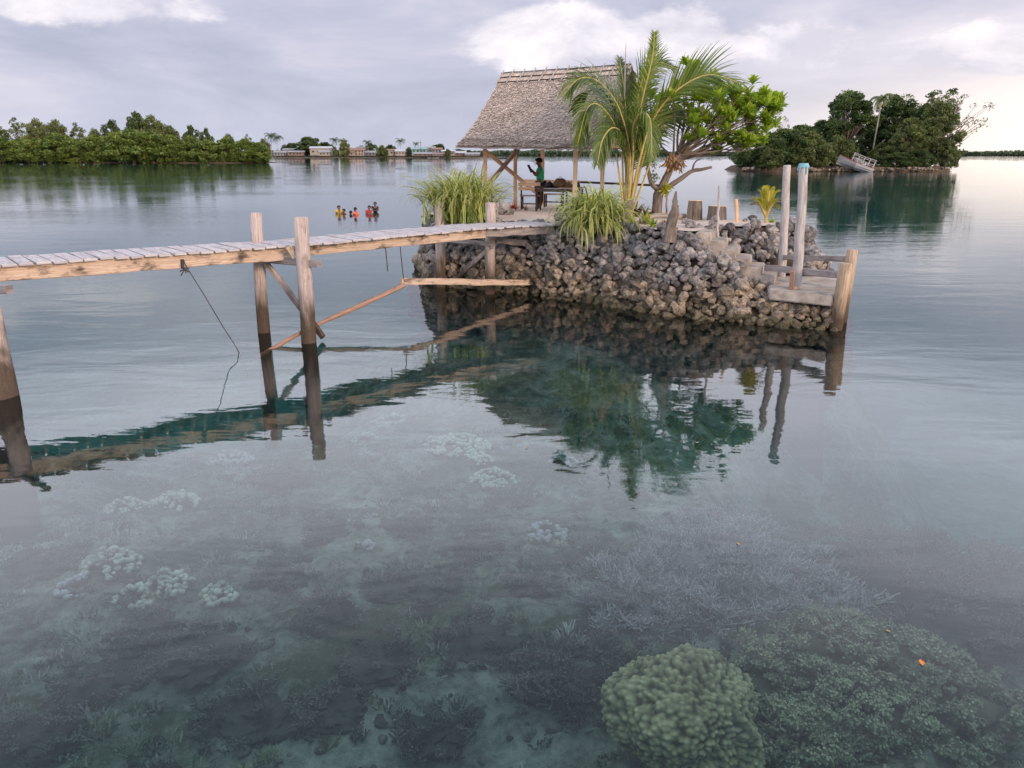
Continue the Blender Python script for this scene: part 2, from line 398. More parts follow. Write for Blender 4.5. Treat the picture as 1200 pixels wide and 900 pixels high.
def f_strap(t):
    uv = t.uv(); s_ = t.node('ShaderNodeSeparateXYZ', {0: uv}); r = t.attr('rnd')
    e = t.m('ABSOLUTE', t.m('SUBTRACT', s_.outputs[1], 0.5))
    g = t.ramp(r, [(0, (0.055, 0.115, 0.015)), (0.5, (0.15, 0.25, 0.03)), (1, (0.28, 0.38, 0.06))])
    y = t.ramp(r, [(0, (0.42, 0.46, 0.12)), (1, (0.82, 0.80, 0.34))])
    c = t.mix(t.ramp(e, [(0.22, 0.0), (0.34, 1.0)]), g, y)
    c = t.mix(t.m('MULTIPLY', t.m('POWER', s_.outputs[0], 5.0), 0.6), c, (0.42, 0.30, 0.14))
    a = pbr(t, c, 0.45, None, 0.35); b = t.node('ShaderNodeBsdfTranslucent', {'Color': c}).outputs[0]
    return t.node('ShaderNodeMixShader', {0: 0.3, 1: a, 2: b}).outputs[0]
material('leaf_strap', f_strap)
material('petiole', m_wood((0.30, 0.24, 0.07), (0.62, 0.47, 0.20), (0.16, 0.09, 0.04), 0.5))
def flat(name, c, rough=0.8, spec=0.2, var=0.25, sc=8, **kw):
    material(name, lambda t: pbr(t, t.mix(t.noise(t.obj(), sc, 4), tuple(x * (1 - var) for x in c), tuple(min(1, x * (1 + var)) for x in c)), rough, None, spec, **kw))
flat('skin', (0.14, 0.070, 0.044), 0.5, 0.4, .15); flat('hair', (0.010, 0.008, 0.008), 0.7); flat('eye', (0.5, 0.48, 0.45), 0.3)
flat('cloth_green', (0.035, 0.42, 0.19), 0.85, sc=14); flat('cloth_black', (0.015, 0.015, 0.018), 0.85); flat('cloth_yellow', (0.50, 0.33, 0.05), 0.85)
flat('cloth_orange', (0.60, 0.11, 0.06), 0.85); flat('cloth_red', (0.50, 0.03, 0.05), 0.85); flat('cloth_maroon', (0.12, 0.025, 0.03), 0.85); flat('book', (0.022, 0.018, 0.02), 0.6)
flat('bag_brown', (0.14, 0.085, 0.05), 0.8, sc=20); flat('bag_black', (0.02, 0.02, 0.022), 0.6); flat('rope', (0.055, 0.05, 0.05), 0.9)
flat('plastic_blue', (0.20, 0.40, 0.46), 0.4); flat('paint_white', (0.44, 0.42, 0.41), 0.7, sc=.8); flat('paint_red', (0.30, 0.06, 0.06), 0.7)
flat('leaf_orange', (0.70, 0.20, 0.03), 0.6); flat('leaf_tan', (0.42, 0.24, 0.08), 0.6); flat('roof_white', (0.42, 0.44, 0.48), 0.5, var=.25, sc=.3); flat('roof_grey', (0.27, 0.27, 0.29), 0.6, sc=.3)
flat('roof_rust', (0.26, 0.16, 0.13), 0.7, sc=.3); flat('roof_teal', (0.22, 0.34, 0.34), 0.6, sc=.3); flat('wall_cream', (0.33, 0.28, 0.24), 0.9, sc=.3)
flat('wall_grey', (0.24, 0.23, 0.23), 0.9, sc=.3); flat('wall_peach', (0.36, 0.25, 0.21), 0.9, sc=.3); flat('wall_brown', (0.19, 0.14, 0.11), 0.9, sc=.3)
flat('wall_teal', (0.18, 0.29, 0.28), 0.9, sc=.3); flat('window_dark', (0.025, 0.025, 0.03), 0.3); flat('stilt', (0.07, 0.055, 0.045), .9)
def f_bed(t):
    p = t.pos()
    big = t.noise(p, 0.55, 5, 0.6, 0.6); mid = t.noise(p, 1.7, 6, 0.68, 0.5); fine = t.noise(p, 9, 6, 0.75); vf = t.voro(p, 16, 'F1')
    k = t.m('ADD', t.m('ADD', t.m('MULTIPLY', big, 0.40), t.m('MULTIPLY', mid, 0.50)), t.m('MULTIPLY', fine, 0.16))
    sand = t.mix(fine, (0.38, 0.41, 0.36), (0.70, 0.73, 0.62))
    alg = t.mix(fine, (0.030, 0.045, 0.028), (0.19, 0.22, 0.13))
    c = t.mix(t.ramp(k, [(0.485, 0.0), (0.68, 1.0)]), alg, sand)
    c = t.mix(t.ramp(vf, [(0.08, 0.35), (0.28, 0.0)]), c, (0.42, 0.43, 0.36))
    return pbr(t, c, 0.95, t.bump(t.m('ADD', t.m('MULTIPLY', mid, 1.5), fine), 0.9, 0.1), 0.05)
material('sea_bed', f_bed)
def m_coral(c1, c2, tip=None):
    def f(t):
        r = t.attr('rnd'); p = t.pos(); n = t.noise(p, 14, 5, .7)
        c = t.mix(n, c1, c2)
        c = t.mix(t.m('MULTIPLY', t.ramp(t.noise(p, 3.1, 4, .6), [(.52, 0.0), (.66, 1.0)]), .55), c, tuple(x * .6 for x in c1))
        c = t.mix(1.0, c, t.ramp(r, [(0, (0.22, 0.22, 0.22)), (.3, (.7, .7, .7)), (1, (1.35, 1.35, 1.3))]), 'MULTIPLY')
        return pbr(t, c, 0.9, t.bump(t.noise(p, 50, 4, .7), 0.8, 0.02), 0.05)
    return f
material('coral_green', m_coral((0.17, 0.20, 0.10), (0.72, 0.76, 0.46)))
material('coral_lilac', m_coral((0.30, 0.29, 0.30), (0.90, 0.86, 0.88)))
material('coral_dark', m_coral((0.10, 0.105, 0.085), (0.34, 0.34, 0.28)))
material('coral_pale', m_coral((0.42, 0.44, 0.34), (0.96, 0.96, 0.78)))
material('coral_moss', m_coral((0.16, 0.20, 0.12), (0.62, 0.68, 0.46)))
def f_water(t):
    p = t.pos()
    patch = t.noise(t.mapping(p, (0.030, 0.055, 1), (4, 2, 0)), 1.0, 4, 0.6, 0.5)            # where a breeze touches the surface
    patch = t.ramp(patch, [(0.46, 0.0), (0.64, 1.0)])
    dist = t.m('MULTIPLY_ADD', t.node('ShaderNodeSeparateXYZ', {0: p}).outputs[1], 1 / 60.0, -0.25, clamp=True)
    swell = t.noise(t.mapping(p, (0.42, 0.95, 1), rot=(0, 0, 0.15)), 1.0, 3, 0.5, 0.4)
    rip = t.noise(t.mapping(p, (2.2, 4.8, 1), rot=(0, 0, -0.10)), 1.0, 3, 0.55, 0.3)
    fine = t.noise(t.mapping(p, (7, 13, 1), rot=(0, 0, 0.3)), 1.0, 2, 0.5)
    amp = t.m('ADD', 0.08, t.m('MULTIPLY', patch, 0.45))
    h = t.m('ADD', t.m('MULTIPLY', swell, 0.012), t.m('MULTIPLY', rip, t.m('MULTIPLY', amp, 0.013)))
    h = t.m('ADD', h, t.m('MULTIPLY', fine, t.m('MULTIPLY', amp, 0.003)))
    nb = t.node('ShaderNodeBump', {'Strength': 1.0, 'Distance': 1.0, 'Height': h}).outputs[0]
    fr = t.node('ShaderNodeFresnel', {'IOR': 1.345, 'Normal': nb}).outputs[0]
    gl = t.node('ShaderNodeBsdfAnisotropic', {'Color': (1, 1, 1), 'Roughness': 0.004, 'Normal': nb}).outputs[0]
    tr = t.node('ShaderNodeBsdfTransparent', {'Color': (1, 1, 1)}).outputs[0]
    s_ = t.node('ShaderNodeMixShader', {0: fr, 1: tr, 2: gl}).outputs[0]
    ab = t.node('ShaderNodeVolumeAbsorption', {'Color': (0.21, 0.77, 0.76), 'Density': 0.115}).outputs[0]
    sc_ = t.node('ShaderNodeVolumeScatter', {'Color': (0.27, 0.84, 0.88), 'Density': 0.029, 'Anisotropy': 0.2}).outputs[0]
    vol = t.node('ShaderNodeAddShader', {0: ab, 1: sc_}).outputs[0]
    return s_, vol
wm = material('water', f_water)
try: wm.volume_sampling = 'EQUIANGULAR'
except Exception: pass
# ================================================================== water body and sea bed
def bed_z(x, y):
    n = mnoise.fractal(Vector((x * .28, y * .28, 3.3)), 1.0, 2.0, 5) * 0.30 + mnoise.fractal(Vector((x * 1.1, y * 1.1, 7.7)), .9, 2.1, 5) * 0.13
    z = -2.25 + n
    z += 0.85 * math.exp(-(((x - 3.2) / 2.8) ** 2 + ((y - 5.2) / 3.2) ** 2))           # shoal on the right
    z += 0.35 * math.exp(-(((x + 4) / 4) ** 2 + ((y - 9) / 3) ** 2))
    z -= 0.5 * math.exp(-(((x - 0.3) / 1.6) ** 2 + ((y - 4.2) / 3) ** 2))
    dd = math.hypot((x - 3) / 7.0, (y - 22) / 6.5); z += 1.5 * max(0.0, 1.45 - dd) ** 1.5 if dd < 1.45 else 0
    far = max(0.0, (math.hypot(x, y - 10) - 24) / 60.0); z -= min(far, 1.0) * 2.0
    z -= 2.6 * min(1.0, max(0.0, (y - 14.5) / 6.0)) * min(1, max(0, (1 - math.exp(-((dd / 1.25) ** 6)))))
    z -= 2.4 * min(1.0, max(0.0, (y - 8.5 + .5 * math.sin(x)) / 4.5)) * min(1, max(0, (x - 3.6) / 2.2)) * min(1, max(0, (1 - math.exp(-((dd / 1.15) ** 8)))))
    return min(z, -0.55)
def bed_fine(x, y): return bed_z(x, y) + 0.05 * mnoise.noise(Vector((x * 4, y * 4, 1.0))) + 0.03 * mnoise.noise(Vector((x * 9, y * 9, 1.0)))
mb = MB()
xs = np.concatenate([[-3000, -900, -300, -120], np.arange(-60, -14, 1.5), np.arange(-14, 14.01, 0.10), np.arange(15.5, 60, 1.5), [120, 300, 900, 3000]])
ys = np.concatenate([[-200, -60, -20, -8, -3], np.arange(0, 16, 0.10), np.arange(16, 40, 0.6), np.arange(41.5, 70, 3), [100, 200, 500, 1200, 3500]])
V = [(x, y, bed_fine(x, y)) for y in ys for x in xs]
nx = len(xs); idx = np.arange(len(xs) * len(ys)).reshape(len(ys), nx)
F = np.stack([idx[:-1, :-1], idx[:-1, 1:], idx[1:, 1:], idx[1:, :-1]], -1).reshape(-1, 4)
mb.add(V, F); o = mb.build('sea_bed', 'sea_bed', smooth=True); tag(o, kind='structure')
mb = MB(); V = [(x, y, z) for z in (-30, 0) for x, y in ((-3200, -250), (3200, -250), (3200, 3600), (-3200, 3600))]
mb.add(V, [(3, 2, 1, 0), (4, 5, 6, 7), (0, 1, 5, 4), (1, 2, 6, 5), (2, 3, 7, 6), (3, 0, 4, 7)])
o = mb.build('water', 'water'); tag(o, kind='structure')
# ================================================================== the little built island
TOP = 1.85
ring = [  # (waterline x, y), (top x, y, z)
    (G(498, 328), (-2.35, 23.3, 1.70)), (G(524, 336), (-1.6, 21.9, 1.72)), (G(600, 342), (0.15, 20.95, 1.78)), (G(650, 349), (1.25, 20.1, 1.86)),
    (G(700, 355), (2.2, 19.5, 1.90)), (G(745, 364), (3.1, 19.0, 1.92)), (G(790, 370), (3.95, 18.2, 1.78)), (G(812, 372), (4.3, 18.0, 1.66)), (G(828, 374), (4.62, 17.78, 1.40)),
    (G(860, 378), (5.2, 17.5, 1.00)), (G(892, 381), (5.75, 17.3, 0.66)), (G(903, 382), (5.95, 17.05, 0.56)), (G(976, 387), (6.85, 16.4, 0.52)),
    ((7.75, 18.4, 0), (7.55, 18.7, 0.48)), ((8.6, 20.4, 0), (7.5, 19.9, 1.70)), ((8.4, 21.9, 0), (7.2, 21.0, 1.60)), ((6.6, 23.1, 0), (5.9, 22.0, 1.58)),
    ((5.8, 24.6, 0), (5.1, 23.9, 1.58)), ((5.5, 26.4, 0), (4.8, 25.7, 1.58)), ((3.6, 28.9, 0), (3.1, 27.9, 1.58)), ((1.8, 30.4, 0), (1.45, 29.4, 1.58)),
    ((-.6, 30.2, 0), (-.3, 29.2, 1.58)), ((-2.4, 28.0, 0), (-1.6, 27.6, 1.58)), ((-3.0, 25.4, 0), (-2.7, 25.2, 1.58))]
ring = [(Vector((b[0], b[1], 0)), Vector(t_)) for b, t_ in ring]
top_poly = [(-2.45, 23.4), (-1.6, 22.0), (0.2, 21.0), (1.2, 20.15), (2.2, 19.55), (3.1, 19.05), (3.95, 18.45), (4.25, 18.3), (4.3, 19.35), (5.0, 19.62), (7.3, 19.95),
            (7.05, 20.9), (5.75, 21.85), (4.95, 23.8), (4.65, 25.55), (2.95, 27.75), (1.35, 29.2), (-.2, 29.0), (-1.5, 27.4), (-2.55, 25.1)]
def inside(x, y, P):
    c = False; j = len(P) - 1
    for i in range(len(P)):
        if (P[i][1] > y) != (P[j][1] > y) and x < (P[j][0] - P[i][0]) * (y - P[i][1]) / (P[j][1] - P[i][1]) + P[i][0]: c = not c
        j = i
    return c
def top_z(x, y): return TOP + 0.05 * mnoise.noise(Vector((x * .8, y * .8, 0))) + 0.02 * mnoise.noise(Vector((x * 3, y * 3, 5)))
bm = bmesh.new()
vs = [bm.verts.new((x, y, 0)) for x, y in top_poly]; bm.faces.new(vs)
bmesh.ops.triangulate(bm, faces=bm.faces[:])
for _ in range(5):
    es = [e for e in bm.edges if e.calc_length() > 0.4]
    if es: bmesh.ops.subdivide_edges(bm, edges=es, cuts=1); bmesh.ops.triangulate(bm, faces=[f for f in bm.faces if len(f.verts) > 3])
for v in bm.verts: v.co.z = top_z(v.co.x, v.co.y) - 0.005
me = bpy.data.meshes.new('island_sand'); bm.to_mesh(me); bm.free(); me.materials.append(MATS['sand'])
for p in me.polygons: p.use_smooth = True
o = bpy.data.objects.new('island_sand', me); COL.objects.link(o); tag(o, kind='structure')
# earth core behind the stones
mb = MB(); n = len(ring)
cxy = Vector((2.2, 23.2, 0)); V = []
for b, tp in ring:
    inw = (cxy - b); inw.z = 0; inw.normalize(); out = -inw
    V += [tuple(tp + inw * .16 - Vector((0, 0, .16))), tuple(b + inw * .16), tuple(b + out * .25 + Vector((0, 0, -3.9)))]
F = []
for i in range(n):
    j = (i + 1) % n
    for k in range(2): F.append((3 * i + k, 3 * i + k + 1, 3 * j + k + 1, 3 * j + k))
mb.add(V, F)
pz = [(x, y, TOP - .06) for x, y in top_poly] + [(x, y, -1.0) for x, y in top_poly]; m_ = len(top_poly)
mb.add(pz, [(i, (i + 1) % m_, (i + 1) % m_ + m_, i + m_) for i in range(m_)])
o = mb.build('island_ground', 'earth'); tag(o, kind='structure')
# ---- dry stone revetments
def stone_face(pairs, size, rng, level=3, under=0.0, cover=1.0):
    """list of (position, size) over a ruled face bottom->top"""
    out = []
    for (b0, t0), (b1, t1) in zip(pairs[:-1], pairs[1:]):
        L = ((b1 - b0).length + (t1 - t0).length) / 2; H = ((t0 - b0).length + (t1 - b1).length) / 2 + under
        rows = max(1, int(H / (size * .66))); cols = max(1, int(L / (size * .86)))
        for a in range(rows + 1):
            for c in range(cols):
                s = (c + .5 * (a % 2) + rng.uniform(-.22, .22) + .25) / cols; tt = (a + rng.uniform(-.2, .2)) / rows
                if s > 1.02: continue
                b = b0.lerp(b1, s); tp = t0.lerp(t1, s); h = (tp - b).length
                q = (tt * H - under) / h
                if q < 0: p = b + Vector((b.x - cxy.x, b.y - cxy.y, 0)).normalized() * (-q * h * .45) + Vector((0, 0, q * h))
                else: p = b.lerp(tp, q)
                out.append((p + Vector(rng.uniform(-.05, .05, 3)), size * float(np.clip(rng.lognormal(0.12, .30), .62, 2.0)) * 1.12))
    return out
def build_wall(name, label, cat, stones, level, rng, n_parts=0, extra=None):
    root = empty(name, stones[0][0], 0, label, cat)
    L0 = np.array(root.location)
    order = sorted(range(len(stones)), key=lambda i: -(stones[i][1] / max(6.0, stones[i][0].length)) if stones[i][0].z > 0.05 else 9)
    chosen = set(order[:n_parts])
    rest = MB()
    for i, (p, s) in enumerate(stones):
        if i in chosen:
            m1 = MB(); put_rock(m1, p, s, rng, level); o = m1.build('stone', 'rock', None, loc=tuple(p)); o.parent = root; o.location = Vector(p) - root.location
        else: put_rock(rest, p, s, rng, level)
    o = rest.build('rubble', 'rock', None, loc=tuple(root.location)); o.parent = root; o.location = (0, 0, 0)
    tag(o, kind='stuff')
    return root
rng = np.random.default_rng(5)
front = stone_face(ring[:14], 0.208, rng, under=1.0)
build_wall('stone_revetment', 'broad sloping wall of stacked coral stones, brown below and grey above, along the island front', 'stone wall', front, 3, rng, 100)
back = stone_face(ring[13:] + ring[:1], 0.30, rng, under=.7)
build_wall('stone_revetment', 'low stone bank falling to the water at the right end and back of the island', 'stone wall', back, 2, rng, 12)
up_pairs = [(Vector((4.35, 19.25, 1.5)), Vector((4.4, 19.5, 1.78))), (Vector((4.95, 19.3, 1.1)), Vector((5.0, 19.6, 1.80))), (Vector((5.7, 19.25, .60)), Vector((5.9, 19.75, 1.80))), (Vector((7.3, 19.35, .5)), Vector((7.2, 19.95, 1.78))), (Vector((8.6, 19.9, .1)), Vector((7.6, 20.2, 1.55)))]
build_wall('stone_revetment', 'short grey stacked stone wall behind the concrete steps', 'stone wall', stone_face(up_pairs, 0.20, rng), 3, rng, 40)
# loose boulders along the edge, each its own thing
def boulder(px, py, z, size, label, flatn=.8):
    p = G(px, py, z); m1 = MB(); put_rock(m1, (0, 0, 0), size, rng, 3, flat=flatn); o = m1.build('boulder', 'rock'); o.location = p + Vector((0, 0, size * .22))
    return tag(o, label, 'rock')
for a in ((655, 259, TOP, .40, 'grey rock at the end of the footbridge, left of the drooping strap plant'), (667, 263, TOP, .34, 'second grey rock on the wall top, touching the drooping strap plant'),
          (882, 258, TOP, .30, 'dark rock lying between the thin orange stake and the little yellow palm'), (873, 259.5, TOP, .18, 'small dark stone just right of the thin orange stake'),
          (754, 262, TOP, .30, 'grey rock at the foot of the coconut palm'), (577, 250, TOP, .34, 'leftmost of the dark stones beside the far edge of the footbridge'),
          (588, 251, TOP, .32, 'middle one of the dark stones by the footbridge, below the red shrub'), (599, 251.5, TOP, .30, 'rightmost of the dark stones beside the far edge of the footbridge'),
          (803, 262, TOP, .26, 'small pale rock below the square log seat')):
    boulder(*a)
# ---- steps and landing platform
mb = MB()
root = empty('concrete_steps', (4.3, 18.8, 0.5), 0, 'worn concrete steps going down from the sand to the landing platform', 'steps')
for k in range(6):
    m1 = MB(); z1 = 1.83 - .185 * k; zb = .35; sr_ = rad(22); sd_ = Vector((math.cos(sr_), -math.sin(sr_), 0)); sw_ = Vector((math.sin(sr_), math.cos(sr_), 0))
    bm = bmesh.new(); bmesh.ops.create_cube(bm, size=1)
    for v in bm.verts: v.co = Vector((v.co.x * .345, v.co.y * (1.02 + .05 * random.Random(k).random()), v.co.z * (z1 - zb)))
    bmesh.ops.bevel(bm, geom=bm.edges[:], offset=.02, segments=2, affect='EDGES')
    for v in bm.verts: v.co += Vector((0, 0, 0)) + .012 * Vector(mnoise.noise_vector(v.co * 3 + Vector((k, 0, 0))))
    me = bpy.data.meshes.new('step'); bm.to_mesh(me); bm.free(); me.materials.append(MATS['concrete'])
    o = bpy.data.objects.new('step', me); COL.objects.link(o); o.parent = root
    pc = Vector((4.31, 18.22, 0)) + sd_ * (.30 * k + .15) + sw_ * .5; o.rotation_euler = (0, 0, -sr_)
    o.location = Vector((pc.x, pc.y, (z1 + zb) / 2)) - root.location
def slab(name, P, z0, z1, m):
    bm = bmesh.new(); vs = [bm.verts.new((p[0], p[1], z1)) for p in P]; f = bm.faces.new(vs)
    r = bmesh.ops.extrude_face_region(bm, geom=[f]); 
    for v in [g for g in r['geom'] if isinstance(g, bmesh.types.BMVert)]: v.co.z = z0
    bmesh.ops.recalc_face_normals(bm, faces=bm.faces[:])
    bmesh.ops.bevel(bm, geom=bm.edges[:], offset=.025, segments=2, affect='EDGES')
    bmesh.ops.triangulate(bm, faces=bm.faces[:])
    bmesh.ops.subdivide_edges(bm, edges=[e for e in bm.edges if e.calc_length() > .5], cuts=3)
    bmesh.ops.triangulate(bm, faces=[f for f in bm.faces if len(f.verts) > 3])
    for v in bm.verts: v.co += .015 * Vector(mnoise.noise_vector(v.co * 2.2))
    me = bpy.data.meshes.new(name); bm.to_mesh(me); bm.free(); me.materials.append(MATS[m])
    o = bpy.data.objects.new(name, me); COL.objects.link(o); return o
g = [G(901, 340, .72), G(977, 347, .72), G(985, 325, .72), G(893, 322, .72)]
o = slab('landing_platform', [(v.x, v.y) for v in g], .50, .72, 'concrete')
tag(o, 'flat concrete landing platform low over the water at the right end of the stone wall', 'platform')
# ================================================================== footbridge
br = empty('footbridge', G(355, 400), 0, 'long weathered timber footbridge on log piles reaching the island from the left edge', 'footbridge')
def child(mb, name, mats, root, smooth=False, kind=None):
    bpy.context.view_layer.update()
    loc = root.matrix_world.translation.copy() if root.parent is None else root.matrix_world.translation.copy()
    o = mb.build(name, mats, None, smooth, loc=tuple(loc)); o.location = (0, 0, 0); o.parent = root
    if kind: o['kind'] = kind
    return o
DZ = TOP + .02
near = [G(-150, 319.5, DZ), G(0, 309.5, DZ), G(352, 286.5, DZ), G(567, 266.5, DZ), G(652, 262.5, DZ)]
def perp(a, b): d_ = (b - a); return Vector((-d_.y, d_.x, 0)).normalized()
R = random.Random(3); m_deck = MB()
wdt = 1.12
for i in range(len(near) - 1):
    a, b = near[i], near[i + 1]; pv = perp(near[1], near[3]) if i < 3 else perp(near[2], near[4]); dv = (b - a).normalized(); L = (b - a).length
    nn = int(L / .235)
    for k in range(nn):
        c = a + dv * (L * (k + .5) / nn); w = L / nn - R.uniform(.022, .04); s0 = -R.uniform(.03, .12); s1 = wdt + R.uniform(.0, .10)
        zj = R.uniform(-.008, .008)
        sk = dv * R.uniform(-.015, .015)
        beam(m_deck, c + pv * s0 + Vector((0, 0, zj - .02)) - sk, c + pv * s1 + Vector((0, 0, zj - .02 + R.uniform(-.006, .006))) + sk, w, .04, .006, 3, .003, rng=R)
child(m_deck, 'deck', 'wood_deck', br)
seg_bot = [G(-150, 338, 0), G(0, 328, 0)]
def side_beam(a, b, off, h, m='wood_beam', w=.09):
    m1 = MB(); pv = perp(near[1], near[3]); q = pv * off - Vector((0, 0, .045 + h / 2))
    beam(m1, a + q, b + q, w, h, .012, 14, .010, rng=R); child(m1, 'side_beam', m, br)
dirv = (near[2] - near[0]).normalized()
side_beam(near[0], near[1].lerp(near[2], .985), .09, .25); side_beam(near[2] - dirv * .2 + perp(near[1], near[3]) * .10, near[3] + (near[3] - near[2]).normalized() * .1, .09, .22)
side_beam(near[3], near[4], .12, .20, 'wood_beam_grey')
side_beam(near[0], near[2], .98, .24); side_beam(near[2], near[3], .98, .24); side_beam(near[3], near[4], .95, .20, 'wood_beam_grey')
def pile(foot, top, r0, r1, root, name='post', m='wood_pile', extra=-2.6, sides=18, lump=.03):
    m1 = MB(); dvv = (top - foot).normalized(); low = foot + dvv * ((extra) / dvv.z)
    n_ = 10; pts = [low.lerp(top, k / n_) for k in range(n_ + 1)]
    for p in pts[1:-1]: p.x += R.uniform(-.01, .01)
    rr = [r0 + (r1 - r0) * k / n_ for k in range(n_ + 1)]; pts.append(top + dvv * .012); rr.append(r1 * .86)
    tube(m1, pts, rr, sides, R.random(), 0, .022, R, lump=lump)
    return child(m1, name, m, root, True)
Ymid = G(364, 400).y
BN0, BN1 = G(362, 401), D(352.5, 255, Ymid - .05); BF0, BF1 = G(309, 389), D(299.5, 250, G(309, 389).y)
CN0, CN1 = G(574, 344), D(575, 238, G(574, 344).y); CF0 = G(517, 336); CF1 = D(515, 236, CF0.y)
AN0, AN1 = G(4, 464), D(-14, 345, G(6, 464).y + .7)
pile(BN0, BN1, .165, .135, br); pile(BF0, BF1, .145, .115, br); pile(CN0, CN1, .135, .135, br, extra=-1.2); pile(CF0, CF1, .145, .14, br, extra=-1.2)
ao = pile(AN0, AN1, .30, .14, br, lump=.06)
pile(AN0 + perp(near[1], near[3]) * 1.05 + Vector((-.5, 0, 0)), AN1 + perp(near[1], near[3]) * 1.1 + Vector((-.5, .1, 0)), .16, .14, br)
def cross(p0, p1, w, h, m='wood_beam_grey', name='cross_beam'):
    m1 = MB(); beam(m1, p0, p1, w, h, .012, 6, .008, rng=R); return child(m1, name, m, br)
cross(D(300, 303, BF0.y - .05), D(374, 309, BN1.y - .18), .10, .13)
cross(D(-30, 336, AN1.y + .2), D(11, 339, AN0.y + .1), .10, .13)
cross(D(508, 279, CF0.y - .2), D(578, 286.5, CN0.y - .18), .09, .12)
cross(D(582, 281, CN0.y - .1), D(640, 288, CN0.y + .25), .08, .16)
cross(D(312, 308, BF0.y - .15), D(379, 395, BN0.y + .1), .09, .11, 'wood_pile', 'brace')
cross(D(577, 288, CN0.y - .15), D(536, 325, CF0.y - .25), .09, .12, 'wood_pile', 'brace')
cross(D(338, 289, BN0.y + .05), D(346, 302, BN0.y + .05), .03, .12, 'wood_beam', 'cleat')
# broken handrail pieces hung below the bridge
YR = 17.3
m1 = MB(); pts = [G(303, 412) - Vector((.05, .05, .12)), D(360, 386, 15.1), D(420, 359, 16.2), D(474, 334, YR)]
tube(m1, catmull(pts, 5), [.042] * 8 + [.052] * 8, 10, .6, 0, .03, R)
o = m1.build('fallen_pole', 'wood_red', None, True); tag(o, 'round reddish pole slanting from the water up to the hanging plank', 'pole')
m1 = MB(); YE = G(622, 342).y - .25
beam(m1, D(470, 329.5, YR), D(624, 331.5, YE), .07, .145, .01, 12, .012, rng=R)
o = m1.build('hanging_plank', 'wood_beam'); tag(o, 'long horizontal plank hung just above the water and resting on the stone wall', 'plank')
def rope(name, pts, r, label, cat='rope'):
    m1 = MB(); tube(m1, catmull(pts, 5), r, 6, .5, rng=R); o = m1.build(name, 'rope', None, True); return tag(o, label, cat)
Yb = near[2].lerp(near[3], .56).y
rope('rope', [D(469, 289, YR), D(470.5, 305, YR), D(473, 327, YR)], .011, 'thin cord holding up the left end of the hanging plank')
rope('rope', [D(451.5, 290, 17.0), D(453, 302, 17.0), D(454.3, 318, 17.0)], .012, 'short loose cord dangling from the bridge beam')
pr = near[1].lerp(near[2], .62); 
Yq = pr.y - .06
rope('mooring_line', [D(215, 304, Yq - .1), D(219.5, 314, Yq - .1), D(240, 347, Yq - .35), D(262, 384, G(280, 412).y + .12), G(280, 413), G(290, 440, -1.2) ], .008, 'long thin mooring line running from the bridge beam down into the water', 'line')
m1 = MB()
for a, b in (((-6, 2), (5, -2)), ((-4, -3), (4, 3)), ((-2, -4), (1, 4)), ((1, 0), (-5, 7))): tube(m1, [D(217 + a[0], 316 + a[1], Yq - .12), D(217, 315, Yq - .14), D(217 + b[0], 316 + b[1], Yq - .12)], .012, 6, .5)
tube(m1, [D(213.5, 304, Yq - .1), D(214, 315, Yq - .1)], .03, 8, .5)
o = m1.build('rope_knot', 'rope', None, True); tag(o, 'frayed black knot tied round the bridge beam at the mooring line', 'knot')
# ================================================================== landing posts and rails
def post_thing(px, pyb, zb, pyt, r0, r1, label, m='wood_pole_grey', pxt=None, lump=.03, name='mooring_post', Yt=None, extra=-.3, cat='post'):
    f = G(px, pyb, zb); tp = D(px if pxt is None else pxt, pyt, f.y if Yt is None else Yt); m1 = MB(); dvv = (tp - f).normalized()
    low = f + dvv * extra; n_ = 8; pts = [low.lerp(tp, k / n_) for k in range(n_ + 1)]
    for p in pts[1:-1]: p.x += R.uniform(-.012, .012)
    rr = [r0 + (r1 - r0) * k / n_ for k in range(n_ + 1)]; pts.append(tp + dvv * .01); rr.append(r1 * .85)
    tube(m1, pts, rr, 14, R.random(), 0, .03, R, lump=lump)
    o = m1.build(name, m, None, True, loc=tuple(f)); tag(o, label, cat); return o, tp
post_thing(916, 324, .72, 194, .105, .085, 'tall grey post standing on the back edge of the landing platform', pxt=922.5)
o, tp = post_thing(933.5, 338, .72, 193, .115, .095, 'tallest grey post on the landing platform, with a blue cap', pxt=942)
m1 = MB(); tube(m1, [tp + Vector((0, 0, -.06)), tp + Vector((0, 0, .0)), tp + Vector((0, 0, .03))], [.108, .108, .09], 14, .5, jit=.05, rng=R)
for k in range(5):
    a = k * 1.25; tube(m1, [tp + Vector((math.cos(a) * .1, math.sin(a) * .1, -.02)), tp + Vector((math.cos(a) * .125, math.sin(a) * .125, -.08 - .03 * k % 3))], [.022, .008], 6, .5)
c = m1.build('cap', 'plastic_blue', None, True, loc=tuple(o.location)); c.parent = o; c.location = (0, 0, 0)
post_thing(979, 386, 0, 309, .135, .135, 'thick tan pile with a cut top at the front right corner of the landing', 'wood_pile_tan', pxt=991, extra=-1.8, name='landing_pile')
post_thing(986, 377, 0, 293, .12, .115, 'taller leaning pile behind the thick tan pile at the landing corner', 'wood_pile_tan', pxt=999, extra=-1.8, name='landing_pile')
def bar_thing(p0, p1, w, h, label, m, name='rail', cat='rail'):
    m1 = MB(); beam(m1, p0, p1, w, h, .012, 8, .008, rng=R); o = m1.build(name, m); return tag(o, label, cat)
Ya, Yc = G(916, 324, .72).y, G(986, 377).y
bar_thing(D(919, 301.5, Ya - .12), D(992, 303.5, Yc + .05), .07, .12, 'upper rail from the back post to the taller leaning pile', 'wood_beam_grey')
